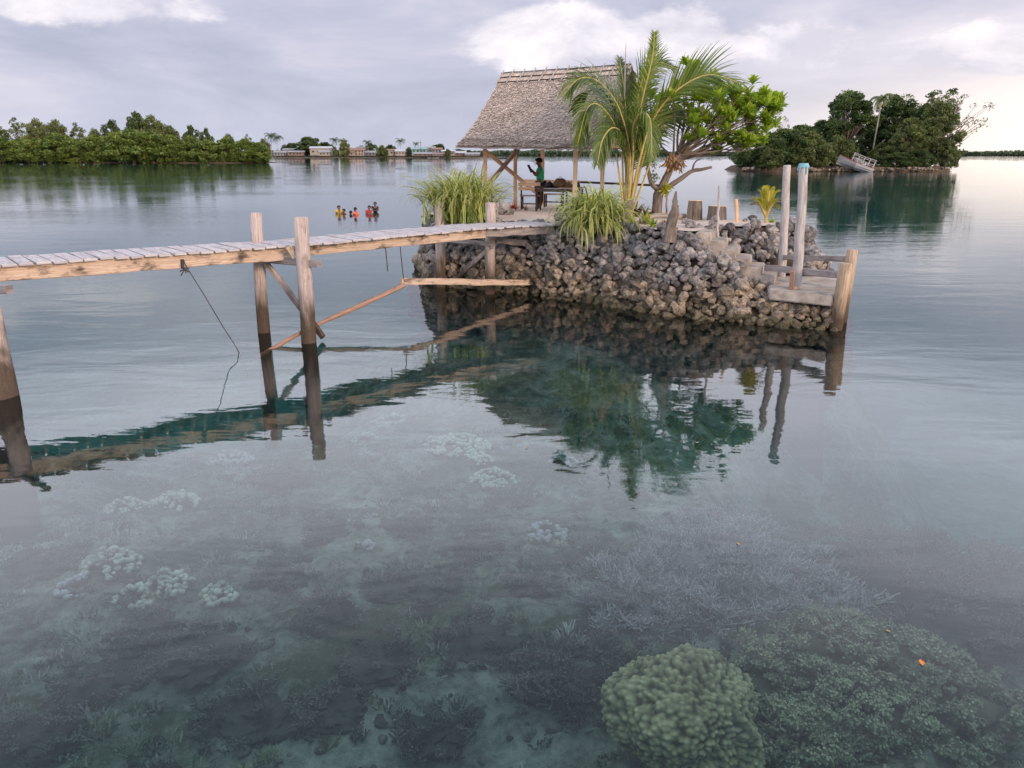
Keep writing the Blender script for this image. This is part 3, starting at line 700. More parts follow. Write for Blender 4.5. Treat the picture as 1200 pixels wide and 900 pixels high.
bar_thing(D(897, 313.5, 17.9), D(986, 322.5, G(979, 386).y + .12), .08, .14, 'lower thick rail crossing in front of the two tall grey posts', 'wood_beam_grey')
bar_thing(D(903, 307, Ya + .3), D(970, 311, Ya + .3), .05, .20, 'wide dark plank at the back of the landing below the upper rail', 'wood_dark', 'plank', 'plank')
sb = empty('short_post', G(929, 339, .72), 0, 'short reddish stub of timber with a foot block under the lower rail', 'post')
m1 = MB(); beam(m1, G(928, 340, .70), D(929, 317, G(928, 340, .72).y), .10, .10, .01, 4, .004, rng=R); child(m1, 'upright', 'wood_red', sb)
m1 = MB(); beam(m1, G(930, 337.5, .75), G(937, 337, .75), .05, .07, .01, 3, .003, rng=R); child(m1, 'foot_block', 'wood_fresh', sb)
bar_thing(D(981, 337, 16.3), D(975, 362, 16.2), .04, .10, 'pale upright board nailed beside the thick tan pile', 'wood_pole_grey', 'board', 'board')
# stakes and log seats on the sand
def seat_log(px, pyb, pyt, r, label, sq=False):
    f = G(px, pyb, TOP); h = (pyb - pyt) / FPX * f.y; root = empty('log_seat', f, 0, label, 'log seat'); m1 = MB()
    n_ = 16; pts = [Vector((f.x, f.y, f.z - .05)), Vector((f.x, f.y, f.z + h * .5)), Vector((f.x, f.y, f.z + h))]
    tube(m1, pts, [r * 1.04, r * .98, r * .93], 5 if sq else 14, .3, 0, .04, R, cap=False, lump=.03); child(m1, 'side', 'wood_red' if False else 'bark', root, not sq)
    m1 = MB(); tube(m1, [Vector((f.x, f.y, f.z + h - .03)), Vector((f.x, f.y, f.z + h + .006))], [r * .90, r * .90], 5 if sq else 14, .7, 0, .0, R); child(m1, 'cut_top', 'wood_pale', root)
    m1 = MB(); tube(m1, [Vector((f.x + .012, f.y + .01, f.z + h * .02)), Vector((f.x + .012, f.y + .01, f.z + h - .035))], [r * 1.02, r * .97], 5 if sq else 14, .7, 0, .02, R, cap=False)
    return root
seat_log(813, 256.5, 236, .225, 'angular pale log seat, the left one of two on the sand', True)
seat_log(840, 257.5, 242, .26, 'round log seat behind the thin grey stake')
post_thing(841, 267, TOP, 218, .032, .026, 'thin tall grey stake at the top of the concrete steps', name='stake', cat='stake', pxt=842.5)
post_thing(864, 260.5, TOP, 234, .05, .045, 'short orange stake alone on the sand left of the yellow palm', 'wood_fresh', name='stake', pxt=862.5, cat='stake')
post_thing(781, 254, TOP, 224, .028, .028, 'thin brown stake just right of the forked tree trunk', 'wood_red', name='stake', cat='stake')
m1 = MB(); f = G(787, 273, TOP)
tube(m1, catmull([f - Vector((.05, 0, .2)), D(787.5, 262, f.y), D(790.5, 248, f.y), D(791, 236, f.y), D(792.5, 224, f.y)], 4), [.15, .14, .13, .12, .12, .12, .11, .12, .10, .085, .09, .06, .06, .05, .035, .03, .018], 12, .4, 0, .12, R, lump=.12)
o = m1.build('dead_stump', 'bark', None, True); tag(o, 'gnarled dead trunk leaning at the wall top right of the forked tree', 'dead trunk')
m1 = MB(); a = G(760, 257, TOP); b = G(803, 256, TOP)
tube(m1, catmull([a + Vector((0, 0, .07)), a.lerp(b, .35) + Vector((0, .05, .10)), a.lerp(b, .7) + Vector((0, 0, .06)), b + Vector((0, 0, .07))], 4), .065, 9, .5, 0, .1, R)
o = m1.build('driftwood_log', 'bark_pale', None, True); tag(o, 'pale driftwood log lying on the sand behind the forked tree trunk', 'log')
# ================================================================== pavilion
A = rad(35); U = Vector((math.cos(A), -math.sin(A), 0)); Vv = Vector((math.sin(A), math.cos(A), 0))
FL = Vector((-.85, 25.3, TOP)); LX, LY = 3.3, 3.35
pav = empty('pavilion', FL + U * LX / 2 + Vv * LY / 2, 0, 'open-sided pavilion with a steep thatched roof on squared timber posts', 'pavilion')
def PP(u, v, z): return FL + U * u + Vv * v + Vector((0, 0, z - TOP))
EZ = 3.80
def rail(p0, p1, w, h, name, m='wood_fresh', root=pav):
    m1 = MB(); beam(m1, p0, p1, w, h, .006, 4, .003, rng=R); return child(m1, name, m, root)
for (u, v, zt, mm) in ((0, 0, EZ, 'wood_fresh'), (0, LY / 2, 4.2, 'wood_fresh'), (0, LY, EZ, 'wood_fresh'), (LX, 0, EZ, 'wood_pale'), (LX, LY / 2, 4.2, 'wood_pale'), (LX, LY, EZ, 'wood_pale')):
    rail(PP(u, v, TOP - .2), PP(u, v, zt), .125, .125, 'post', mm)
for v in (0, LY): rail(PP(-.45, v, EZ + .05), PP(LX + .55, v, EZ + .05), .10, .15, 'eave_beam', 'wood_red')
for u in (0, LX): rail(PP(u, -.1, EZ + .02), PP(u, LY + .1, EZ + .02), .10, .14, 'tie_beam', 'wood_red')
rail(PP(-.06, .1, EZ - .12), PP(-.06, LY - .15, TOP + .35), .10, .10, 'brace'); rail(PP(.07, -.75, TOP + .25), PP(.07, LY * .52, EZ - .05), .10, .12, 'brace', 'wood_red')
for z_, v_ in ((2.66, LY),): rail(PP(-.9, v_ + .09, z_), PP(LX * .45, v_ + .09, z_), .05, .09, 'hand_rail')
rail(PP(LX * .3, LY + .14, 2.66), PP(LX + 1.35, LY + .10, 2.60), .06, .07, 'hand_rail', 'wood_dark')
rail(PP(LX, .3, EZ - .1), PP(LX, .0, EZ - .45), .06, .06, 'brace', 'wood_fresh'); rail(PP(LX, LY * .5 + .3, EZ), PP(LX, LY * .5, EZ - .35), .06, .06, 'brace', 'wood_pale')
# thatch: two slopes, each of overlapping leaf shingle courses
RZ = 6.0; OV = .62
def roof_pt(s, q, side):
    """s 0..1 along the eave, q 0 (ridge) .. 1 (eave); side -1 front, +1 back"""
    eu0, eu1 = -.62, LX + .80; ru0, ru1 = -.55, LX + .85
    zq = RZ + (EZ - .03 - RZ) * (q ** 0.93) + .07 * math.sin(math.pi * q) * -1
    if q > .86: zq += (q - .86) * .55
    v = LY / 2 + side * (LY / 2 + OV) * (q ** 1.02)
    u = (ru0 + (eu0 - ru0) * q) * (1 - s) + (ru1 + (eu1 - ru1) * q) * s
    zq -= .10 * s * q
    zq += .035 * mnoise.noise(Vector((s * 6, q * 5, side * 3.0)))
    return PP(u, v, zq)
for side, nm in ((-1, 'thatch_slope'), (1, 'thatch_slope')):
    m1 = MB(); n_r, n_c = 30, 56; V = []; UV = []
    for j in range(n_r + 1):
        for i in range(n_c + 1): V.append(roof_pt(i / n_c, j / n_r, side) - Vector((0, 0, .05)))
    F = [(j * (n_c + 1) + i, j * (n_c + 1) + i + 1, (j + 1) * (n_c + 1) + i + 1, (j + 1) * (n_c + 1) + i) for j in range(n_r) for i in range(n_c)]
    UV = [(V[k].x, V[k].z) for f in F for k in f]
    m1.add(V, F, UV, .2, 1)
    rs = np.random.default_rng(9 + side); VV = []; FF = []; UU = []; RR = []
    courses = 40
    nsh = 250
    for j in range(courses):
        q0 = j / courses
        for i in range(nsh):
            s = (i + rs.uniform(-.4, .4)) / nsh; ww = rs.uniform(.0045, .0105)
            qa, qb = q0 - .01 + rs.uniform(-.008, .008), min(1.03, q0 + .036 + rs.uniform(0, .028))
            sk = rs.uniform(-.004, .022)
            a = roof_pt(s - ww, max(0, qa), side); b = roof_pt(s + ww, max(0, qa), side); c = roof_pt(s + ww * .8 + sk, qb, side); d_ = roof_pt(s - ww * .8 + sk, qb, side)
            lift = Vector((0, 0, .010)) - Vv * (-side) * .0; lf2 = Vector((0, 0, rs.uniform(.024, .066))) + Vv * side * .03
            k = len(VV); VV += [a + lift, b + lift, c + lf2, d_ + lf2]; FF.append((k, k + 1, k + 2, k + 3)); u0 = rs.uniform(0, 30)
            UU += [(u0, qa * 3), (u0 + .08, qa * 3), (u0 + .08, qb * 3), (u0, qb * 3)]; RR.append(rs.beta(2, 2))
    m1.add(VV, FF, UU, RR, 0)
    # ragged eave fringe
    VV = []; FF = []; RR = []
    for i in range(420):
        s = rs.uniform(-.005, 1.005); a = roof_pt(s - .008, 1.0, side); b = roof_pt(s + .008, 1.0, side); dd = Vector((0, 0, -rs.uniform(.02, .085))) + Vv * side * .02
        k = len(VV); VV += [a, b, b + dd, a + dd]; FF.append((k, k + 1, k + 2, k + 3)); RR.append(rs.uniform(0, .6))
    m1.add(VV, FF, None, RR, 0)
    child(m1, nm, ['thatch', 'thatch_under'], pav)
# gable screens of plaited leaf
for u_ in (-.02, LX + .42):
    m1 = MB(); VV = []; FF = []
    nn = 26
    for k in range(nn):
        v0, v1 = LY * (k / nn) * 1.0, LY * ((k + 1.3) / nn)
        def zt(v): return EZ + .08 + (RZ - EZ - .25) * (1 - abs(v - LY / 2) / (LY / 2)) ** 1.0
        kk = len(VV); VV += [PP(u_ + R.uniform(-.01, .03), v0, EZ - .02 - R.uniform(0, .04)), PP(u_ + R.uniform(-.01, .03), v1, EZ - .02 - R.uniform(0, .04)), PP(u_, v1, max(EZ, zt(v1))), PP(u_, v0, max(EZ, zt(v0)))]
        FF.append((kk, kk + 1, kk + 2, kk + 3))
    m1.add(VV, FF, [(p.x * 1, p.z) for f in FF for p in (VV[i] for i in f)], [R.random() for _ in FF], 0)
    child(m1, 'gable_screen', 'wood_fresh', pav)
# ridge cap held by battens
m1 = MB(); rs = np.random.default_rng(4); VV = []; FF = []; UU = []
for side in (-1, 1):
    for i in range(260):
        s = i / 260; q1 = .115 + rs.uniform(-.01, .012)
        a = roof_pt(s - .004, 0, side) + Vector((0, 0, .09)); b = roof_pt(s + .006, 0, side) + Vector((0, 0, .09)); c = roof_pt(s + .006, q1, side) + Vector((0, 0, .10)); d_ = roof_pt(s - .004, q1, side) + Vector((0, 0, .10))
        k = len(VV); VV += [a, b, c, d_]; FF.append((k, k + 1, k + 2, k + 3)); u0 = rs.uniform(0, 30); UU += [(u0, 0), (u0 + .05, 0), (u0 + .05, .3), (u0, .3)]
m1.add(VV, FF, UU, rs.uniform(.3, .9, len(FF)), 0); child(m1, 'ridge_cap', 'thatch', pav)
for q_ in (.005, .055, .11):
    m1 = MB(); tube(m1, [roof_pt(k / 12, q_, -1) + Vector((0, 0, .125)) - Vv * .01 for k in range(13)], .016, 6, .3, rng=R); child(m1, 'ridge_pole', 'wood_dark', pav, True)
for k in range(12):
    s = .02 + k * .088; sk = -.022
    m1 = MB(); tube(m1, [roof_pt(s, .0, 1) + Vector((0, 0, .20)), roof_pt(s - .002, .0, -1) + Vector((0, 0, .155)) , roof_pt(max(0, s + sk), .135, -1) + Vector((0, 0, .15))], .019, 6, .8, rng=R); child(m1, 'ridge_batten', 'wood_pole_grey', pav, True)
# ---- furniture
def table_thing():
    c = G(657, 249, TOP); root = empty('table', c, 0, 'dark-legged wooden table with bags on it under the thatched roof', 'table')
    X0 = G(635, 250.5, TOP); zt = .72; a = -rad(14)
    u = Vector((math.cos(a), math.sin(a), 0)); v = Vector((-math.sin(a), math.cos(a), 0)); o0 = D(626, 251, 24.7); o0 = Vector((o0.x, o0.y, TOP)); L, Wd = 1.45, .75
    for i, (x0, x1, mm) in enumerate(((0, .75, 'wood_dark'), (.75, 1.45, 'wood_red'))):
        m1 = MB()
        for k in range(4): beam(m1, o0 + u * x0 + v * (Wd * (k + .5) / 4) + Vector((0, 0, zt)), o0 + u * (x1 - .004) + v * (Wd * (k + .5) / 4) + Vector((0, 0, zt)), Wd / 4 - .006, .03, .005, 2, .001, rng=R)
        child(m1, 'table_top', mm, root)
    for x, y in ((.05, .06), (L * .62, .06), (L * .62, Wd - .06), (L - .05, Wd - .06), (.05, Wd - .06), (L - .05, .06)):
        if (x, y) == (L - .05, .06) : pass
        m1 = MB(); beam(m1, o0 + u * x + v * y, o0 + u * x + v * y + Vector((0, 0, zt - .02)), .055, .055, .005, 2, .001, rng=R); child(m1, 'leg', 'wood_dark', root)
    m1 = MB(); beam(m1, o0 + v * .04 + Vector((0, 0, zt - .07)), o0 + u * L + v * .04 + Vector((0, 0, zt - .07)), .03, .09, .004, 2, .001, rng=R); child(m1, 'apron', 'wood_dark', root)
    return o0, u, v, zt
tb = table_thing()
def bench_thing(px, py, Y, L, rz, label, back):
    c = D(px, py, Y); c.z = TOP; root = empty('bench', c, 0, label, 'bench'); u = Vector((math.cos(rz), math.sin(rz), 0)); v = Vector((-math.sin(rz), math.cos(rz), 0)); S = .43; Dp = .42
    m1 = MB()
    for k in range(3): beam(m1, c + v * (Dp * (k + .5) / 3) + Vector((0, 0, S)), c + u * L + v * (Dp * (k + .5) / 3) + Vector((0, 0, S)), Dp / 3 - .008, .03, .005, 2, .001, rng=R)
    child(m1, 'seat', 'wood_red', root)
    for x in (.05, L - .05):
        for y in (.03, Dp - .03):
            m1 = MB(); top = .86 if (back and y < .1) else S - .01
            beam(m1, c + u * x + v * y, c + u * x + v * y + Vector((0, 0, top)), .055, .055, .005, 2, .001, rng=R); child(m1, 'leg', 'wood_dark', root)
    if back:
        for z_ in (.66, .80):
            m1 = MB(); beam(m1, c - u * .05 - v * .01 + Vector((0, 0, z_)), c + u * (L + .05) - v * .01 + Vector((0, 0, z_)), .03, .11, .005, 2, .001, rng=R); child(m1, 'back_slat', 'wood_fresh', root)
    m1 = MB(); beam(m1, c + u * .05 + v * .05 + Vector((0, 0, .18)), c + u * (L - .05) + v * .05 + Vector((0, 0, .18)), .025, .04, .004, 2, .001, rng=R); child(m1, 'stretcher', 'wood_dark', root)
bench_thing(609, 249, 25.6, .62, -rad(8), 'slatted bench with a backrest left of the table', True)
bench_thing(636, 245, 26.6, .68, -rad(12), 'low backless bench behind the table', False)
def bag(pos, size, m, label, seed, name='bag'):
    V, F = ico(4); V = V.copy(); 
    for i in range(len(V)):
        p = Vector(V[i]); V[i] = V[i] * (1 + .28 * mnoise.noise(p * 1.6 + Vector((seed, 0, 0))) + .10 * mnoise.noise(p * 5 + Vector((seed, 0, 0))))
    V[:, 2] = np.maximum(V[:, 2], -.55); V = V * np.array(size); V[:, 2] += .55 * size[2]
    m1 = MB(); m1.add(V, F); 
    tube(m1, [Vector((-size[0] * .5, 0, size[2] * 1.1)), Vector((0, 0, size[2] * 1.9)), Vector((size[0] * .5, 0, size[2] * 1.1))], .012, 6)
    o = m1.build(name, m, None, True); o.location = pos; return tag(o, label, 'bag')
o0, u, v, zt = tb; zz = Vector((0, 0, zt + .018))
bag(o0 + u * .42 + v * .3 + zz, (.15, .14, .10), 'bag_black', 'black bag at the left end of the pile on the table', 1.0)
bag(o0 + u * .75 + v * .35 + zz, (.21, .16, .17), 'bag_brown', 'largest brown bag in the middle of the table', 5.0)
bag(o0 + u * 1.03 + v * .3 + zz, (.11, .12, .09), 'bag_brown', 'small brown bag right of the largest bag on the table', 7.0)
bag(o0 + u * 1.25 + v * .36 + zz, (.13, .12, .11), 'bag_black', 'black bag at the right end of the table', 9.0)
# ================================================================== near vegetation
def strap_plant(c, n, L, seed, label, droop=1.0, emin=.12, lean=Vector((0, 0, 0)), face=None, w=.036, base_r=.16, name='strap_plant'):
    rs = np.random.default_rng(seed); root = empty(name, c, 0, label, 'plant')
    for part, cnt in (('foliage', n),):
        m1 = MB()
        for i in range(cnt):
            a = rs.uniform(0, 2 * math.pi); el_ = rs.uniform(emin, 1.0) ** .8 * math.pi / 2
            dr = Vector((math.cos(a), math.sin(a), 0)); ln = L * rs.uniform(.65, 1.15)
            p = Vector(c) + Vector((rs.normal() * base_r, rs.normal() * base_r, rs.uniform(-.02, .25 * L * .3)))
            th = el_ ; seg = 7; st = ln / seg; side = Vector((-dr.y, dr.x, 0)); bend = rs.uniform(.13, .34) * droop
            w0 = w * rs.uniform(.7, 1.2); pts = []
            for k in range(seg + 1):
                pts.append(Vector(p)); dv = dr * math.cos(th) + Vector((0, 0, math.sin(th))) + lean
                p = p + dv.normalized() * st; th -= bend * (0.5 + k * .35)
                th = max(th, -1.45)
            V = []; F = []; UV = []; tw = rs.uniform(-.4, .4)
            for k, q in enumerate(pts):
                ww = w0 * (1 - (k / seg) ** 2.2) * .5 + .001; sd = side * math.cos(tw) + Vector((0, 0, math.sin(tw)))
                V += [q - sd * ww, q + Vector((0, 0, -.15 * ww)), q + sd * ww]
            for k in range(seg):
                for e in range(2):
                    F.append((3 * k + e, 3 * k + e + 1, 3 * k + e + 4, 3 * k + e + 3)); u0, u1 = k / seg, (k + 1) / seg
                    UV += [(u0, e * .5), (u0, e * .5 + .5), (u1, e * .5 + .5), (u1, e * .5)]
            m1.add(V, F, UV, rs.uniform(0, 1))
        child(m1, part, 'leaf_strap', root)
    m1 = MB()
    for i in range(7):
        a = i * .9; b = Vector(c) + Vector((math.cos(a) * base_r, math.sin(a) * base_r, -.12)); tube(m1, [b, b + Vector((math.cos(a) * .05, math.sin(a) * .05, .35 * L * .6))], [.03, .022], 7, .5, rng=R)
    child(m1, 'stem', 'bark_pale', root)
    return root
lc = D(541, 262, 22.1); lc.z = 1.74
strap_plant(lc, 800, 1.78, 21, 'big upright clump of striped strap leaves behind the footbridge', .92, emin=.52, base_r=.34, w=.062)
rc = D(696, 266, 19.55); rc.z = 1.88
strap_plant(rc, 620, 1.36, 22, 'drooping clump of striped strap leaves spilling over the stone wall', 1.15, lean=Vector((0, -.18, -.02)), base_r=.22, w=.058)
def tuft(px, py, n, L, mat_, label, seed, w=.05, name='tuft_plant', droop=.7):
    c = G(px, py, TOP); rs = np.random.default_rng(seed); root_ = c; m1 = MB()
    for i in range(n):
        a = rs.uniform(0, 6.28); e = rs.uniform(.35, 1.4); dr = Vector((math.cos(a), math.sin(a), 0)); th = e; p = Vector(c) + Vector((rs.normal() * .04, rs.normal() * .04, -.02)); ln = L * rs.uniform(.6, 1.1); seg = 5; V = []; F = []; side = Vector((-dr.y, dr.x, 0)); w0 = w * rs.uniform(.7, 1.2)
        for k in range(seg + 1):
            s = k / seg; ww = w0 * math.sin(math.pi * min(.98, .15 + s * .85)) * .5 + .001
            V += [p - side * ww, p + side * ww]; p = p + (dr * math.cos(th) + Vector((0, 0, math.sin(th)))) * (ln / seg); th -= .22 * droop
        F = [(2 * k, 2 * k + 1, 2 * k + 3, 2 * k + 2) for k in range(seg)]
        m1.add(V, F, None, rs.uniform(0, 1))
    o = m1.build(name, mat_, None, False, loc=tuple(c)); return tag(o, label, 'plant')
tuft(746, 253, 34, .48, 'leaf_purple', 'dark purple rosette plant between the palm and the forked tree', 31, .06)
tuft(741, 261, 24, .30, 'leaf_bright', 'low green plant at the edge below the purple rosette', 32)
tuft(757, 262, 26, .42, 'leaf_palm_yellow', 'yellow-green leafy seedling left of the forked tree trunk', 33, .07)
tuft(765, 266, 26, .34, 'leaf_bright', 'small bright green plant at the wall top below the forked tree', 34, .06)
tuft(778, 263, 40, .16, 'leaf_dry', 'low reddish-brown mat of leaves at the wall top by the leaning dead trunk', 35, .05)
tuft(760, 254, 26, .36, 'leaf_dark', 'dark leafy shrub behind the yellow-green seedling', 36, .08)
tuft(602, 247, 70, .42, 'leaf_red', 'small red shrub at the foot of the pavilion post beside the bench', 37, .03)
tuft(586, 246, 20, .6, 'leaf_dry', 'thin dry weed stalks left of the red shrub', 38, .012, droop=.2)
tuft(904, 260, 14, .18, 'leaf_bright', 'tiny green sprout right of the yellow palm', 39, .05)
tuft(617, 246, 16, .3, 'leaf_dry', 'small dry weed between the red shrub and the bench', 40, .02)
tuft(655, 247, 18, .25, 'leaf_dark', 'small dark weed growing behind the table legs', 41, .03)
# ---- coconut palm
def frond(mb_rib, mb_leaf, P, rs, npair=62, Lf=.62, w=.030, droopl=.35, start=.22, spread=1.0, bright=.5, twist=0.0):
    C_ = catmull(P, 10); n = len(C_)
    tube(mb_rib, C_, [.040 * (1 - .86 * k / n) + .004 for k in range(n)], 7, .5, rng=R)
    d_ = [0]
    for k in range(1, n): d_.append(d_[-1] + (C_[k] - C_[k - 1]).length)
    T = d_[-1]
    for i in range(npair):
        s = start + (1 - start) * (i + .5) / npair; dist = s * T; k = max(1, min(n - 1, int(np.searchsorted(d_, dist)))); f = (dist - d_[k - 1]) / max(1e-6, d_[k] - d_[k - 1]); p = C_[k - 1].lerp(C_[k], f)
        tg = (C_[k] - C_[k - 1]).normalized(); sd = tg.cross(Vector((math.sin(twist), -.9 * math.sin(abs(twist)), math.cos(twist))))
        if sd.length < .25: sd = tg.cross(Vector((.3, -1, .2)))
        sd.normalize(); up = sd.cross(tg)
        ln = Lf * (math.sin(math.pi * (0.16 + .80 * (s - start) / (1 - start))) ** .7) * rs.uniform(.85, 1.1)
        for e in (-1, 1):
            dv = (sd * e * spread + tg * (.55 + .9 * s) + up * rs.uniform(.0, .4)).normalized(); q = Vector(p); V = []; seg = 4; wd = w * rs.uniform(.8, 1.2)
            wv = dv.cross(up).normalized(); 
            for g_ in range(seg + 1):
                ww = wd * (1 - (g_ / seg) ** 1.6) * .5 + .0015; V += [q - wv * ww, q + wv * ww]
                q = q + dv * (ln / seg); dv = (dv + Vector((0, 0, -droopl * rs.uniform(.6, 1.4)))).normalized()
            mb_leaf.add(V, [(2 * g_, 2 * g_ + 1, 2 * g_ + 3, 2 * g_ + 2) for g_ in range(seg)], None, float(np.clip(bright + rs.normal() * .16, 0, 1)))
pb = G(735, 256, TOP); palm = empty('coconut_palm', pb, 0, 'young coconut palm with arching fronds in front of the thatched roof', 'palm tree')
m1 = MB(); tube(m1, [pb + Vector((-.02, 0, -.1)), pb + Vector((0, 0, .25)), pb + Vector((.03, 0, .55))], [.20, .16, .12], 12, .3, 0, .06, R); child(m1, 'trunk', 'bark', palm)
Y0 = pb.y; rs = np.random.default_rng(8)
def pth(L_): return [D(x, y, Y0 + dy_) for x, y, dy_ in L_]
# petioles rise together out of the base: (pixel path, depth offset), leaflet droop, brightness
fr = [([(735, 250, 0), (742, 180, .05), (752, 120, .0), (764, 70, -.1), (767, 38, -.2)], .16, .62, .50, .45, .24),
      ([(737, 250, 0), (750, 185, -.05), (765, 140, -.2), (793, 106, -.4), (830, 88, -.6), (870, 98, -.9)], .14, .60, 1.02, .25, .30),
      ([(733, 250, 0), (738, 185, -.1), (726, 130, -.3), (704, 98, -.5), (680, 92, -.7), (660, 112, -.8)], .32, .34, .85, .3, .30),
      ([(733, 250, 0), (736, 190, -.2), (722, 150, -.5), (703, 124, -.8), (688, 128, -1.0), (677, 168, -1.1)], .45, .48, .85, .5, .34),
      ([(735, 250, 0), (741, 190, -.3), (742, 150, -.6), (752, 132, -1.0), (762, 142, -1.3), (764, 186, -1.5)], .45, .62, .70, .7, .34),
      ([(734, 250, 0), (733, 190, .2), (722, 140, .5), (708, 112, .8), (692, 106, 1.1), (672, 128, 1.3)], .30, .22, .8, .3, .34),
      ([(736, 250, 0), (742, 190, .2), (744, 140, .5), (752, 96, .8), (770, 74, 1.1), (792, 80, 1.4)], .22, .28, .8, .3, .34),
      ([(734, 250, 0), (737, 190, .1), (734, 140, .2), (730, 96, .4), (726, 68, .7)], .15, .22, .55, .4, .3),
      ([(735, 250, 0), (738, 195, -.3), (730, 160, -.7), (718, 150, -1.1), (706, 164, -1.4), (700, 192, -1.6)], .42, .4, .7, .5, .4),
      ([(737, 250, 0), (750, 200, .1), (762, 160, .3), (782, 138, .6), (806, 138, .9)], .3, .4, .8, .4, .34)]
for kf, (P, dl, br_, lf, sp_, st) in enumerate(fr):
    a = MB(); b = MB(); frond(a, b, pth(P), rs, 66, lf * 1.2, .042, dl, st, 1.0 if sp_ > .3 else .8, br_, (.2, 1.0, .8, .7, .5, .8, .9, .4, .6, .9)[kf])
    f_ = child(a, 'frond', 'petiole', palm, True)
    b2 = b.build('leaflets', 'leaf_palm', None, False, loc=tuple(palm.location)); b2.location = (0, 0, 0); b2.parent = f_
for P in ([(732, 252, 0), (727, 215, -.1), (722, 180, -.2)], [(739, 252, 0), (752, 218, -.1), (766, 180, -.1)], [(731, 252, .1), (730, 212, .1), (729, 160, .2)]):
    a = MB(); tube(a, catmull(pth(P), 5), [.04 - .002 * k for k in range(11)], 7, .4, rng=R); child(a, 'dry_petiole', 'petiole', palm, True)
m1 = MB(); tube(m1, [D(731, 125, Y0 + .3), D(732.5, 85, Y0 + .3), D(733.5, 51, Y0 + .3)], [.03, .022, .006], 6, .9, rng=R); child(m1, 'bare_spear', 'bark_pale', palm)
# small yellow palm
yb = G(897, 261, TOP); yp = empty('palm_seedling', yb, 0, 'little yellow palm seedling growing alone in the sand by the tall grey posts', 'palm tree')
m1 = MB(); tube(m1, [yb - Vector((0, 0, .08)), yb + Vector((0, 0, .22))], [.05, .035], 8, .6, rng=R); child(m1, 'stem', 'petiole', yp)
for k, (x, y, dy_) in enumerate(((884, 233, -.2), (889, 224, .1), (897, 219, 0), (906, 221, -.1), (914, 224, .15), (915, 236, -.2), (881, 240, .2), (912, 243, .1))):
    a = MB(); b = MB(); mid = D((897 + x) / 2, min(y + 4, 238), yb.y + dy_ * .5)
    frond(a, b, [yb + Vector((0, 0, .15)), mid, D(x, y, yb.y + dy_)], rs, 18, .26, .045, .12, .25, .8, .5); f_ = child(a, 'frond', 'petiole', yp)
    b2 = b.build('leaflets', 'leaf_palm_yellow', None, False, loc=tuple(yp.location)); b2.location = (0, 0, 0); b2.parent = f_
# ---- forked tree with rosettes of broad leaves
tbp = G(770, 254, TOP); tree = empty('broadleaf_tree', tbp, 0, 'crooked forked tree with bright green leaf rosettes leaning right beside the palm', 'tree')
Yt = tbp.y; rs = np.random.default_rng(77)
m1 = MB()
def limb(P, r0, r1, mbx=None, ss=9):
    Q = catmull([D(x, y, Yt + d_) for x, y, d_ in P], 6); n = len(Q); tube(mbx or m1, Q, [r0 + (r1 - r0) * (k / (n - 1)) ** .8 for k in range(n)], ss, R.random(), 0, .05, R, lump=.03); return Q
limb([(769, 258, 0), (770, 245, 0), (771, 232, 0), (774, 221, 0)], .15, .145)
limb([(774, 224, 0), (764, 216, -.05), (760, 200, -.05), (759, 185, 0)], .075, .045)
main = limb([(773, 224, 0), (782, 206, 0), (789, 190, .05), (797, 179, .05)], .12, .085)
child(m1, 'trunk', 'bark', tree, True)
m1 = MB(); limb([(776, 224, 0), (794, 212, -.1), (810, 201, -.15), (822, 198.5, -.2), (834, 196, -.2)], .085, .035); limb([(811, 202, -.15), (814, 191, -.2), (822, 185, -.3)], .035, .012)
child(m1, 'dead_limb', 'bark', tree, True)
m1 = MB(); ends = []
targets = [(835, 150, -.4), (860, 120, .2), (880, 140, -.3), (900, 128, .2), (850, 168, 0), (882, 165, .1), (897, 148, -.2), (907, 130, 0), (850, 165, .5), (870, 165, -.5), (820, 120, .8), (800, 105, .3), (840, 100, .5), (862, 100, -.4), (815, 165, -.6),
           (890, 112, -.1), (830, 90, -.3), (805, 88, .5), (775, 120, .6), (795, 140, .9), (815, 145, -.9), (845, 135, -1.0), (855, 140, 1.1), (880, 155, .7), (825, 110, -1.0), (900, 118, .4), (868, 112, .9), (790, 118, -.6), (845, 115, 0), (875, 125, 1.2)]
fork = main[-1]
for i, (x, y, dy_) in enumerate(targets):
    if x > 815 and y < 118: y += 11
    e = D(x, y, Yt + dy_); st = main[-1 - (i % 4) * 2]; mid1 = st.lerp(e, .35) + Vector((rs.normal() * .12, rs.normal() * .12, -.10 + rs.normal() * .07)); mid2 = st.lerp(e, .7) + Vector((rs.normal() * .1, rs.normal() * .1, rs.normal() * .08 - .05))
    Q = catmull([st, mid1, mid2, e], 5); tube(m1, Q, [.038 - .028 * k / (len(Q) - 1) for k in range(len(Q))], 7, R.random(), 0, .06, R)
    ends.append(e)
    for j in range(4):
        q = Q[rs.integers(7, len(Q))]; e2 = e + Vector((rs.normal() * .22, rs.normal() * .30, rs.normal() * .15 + .05)); tube(m1, [q, q.lerp(e2, .6) + Vector((0, 0, -.05)), e2], [.014, .011, .008], 5, .5, rng=R); ends.append(e2)
child(m1, 'branches', 'bark', tree, True)
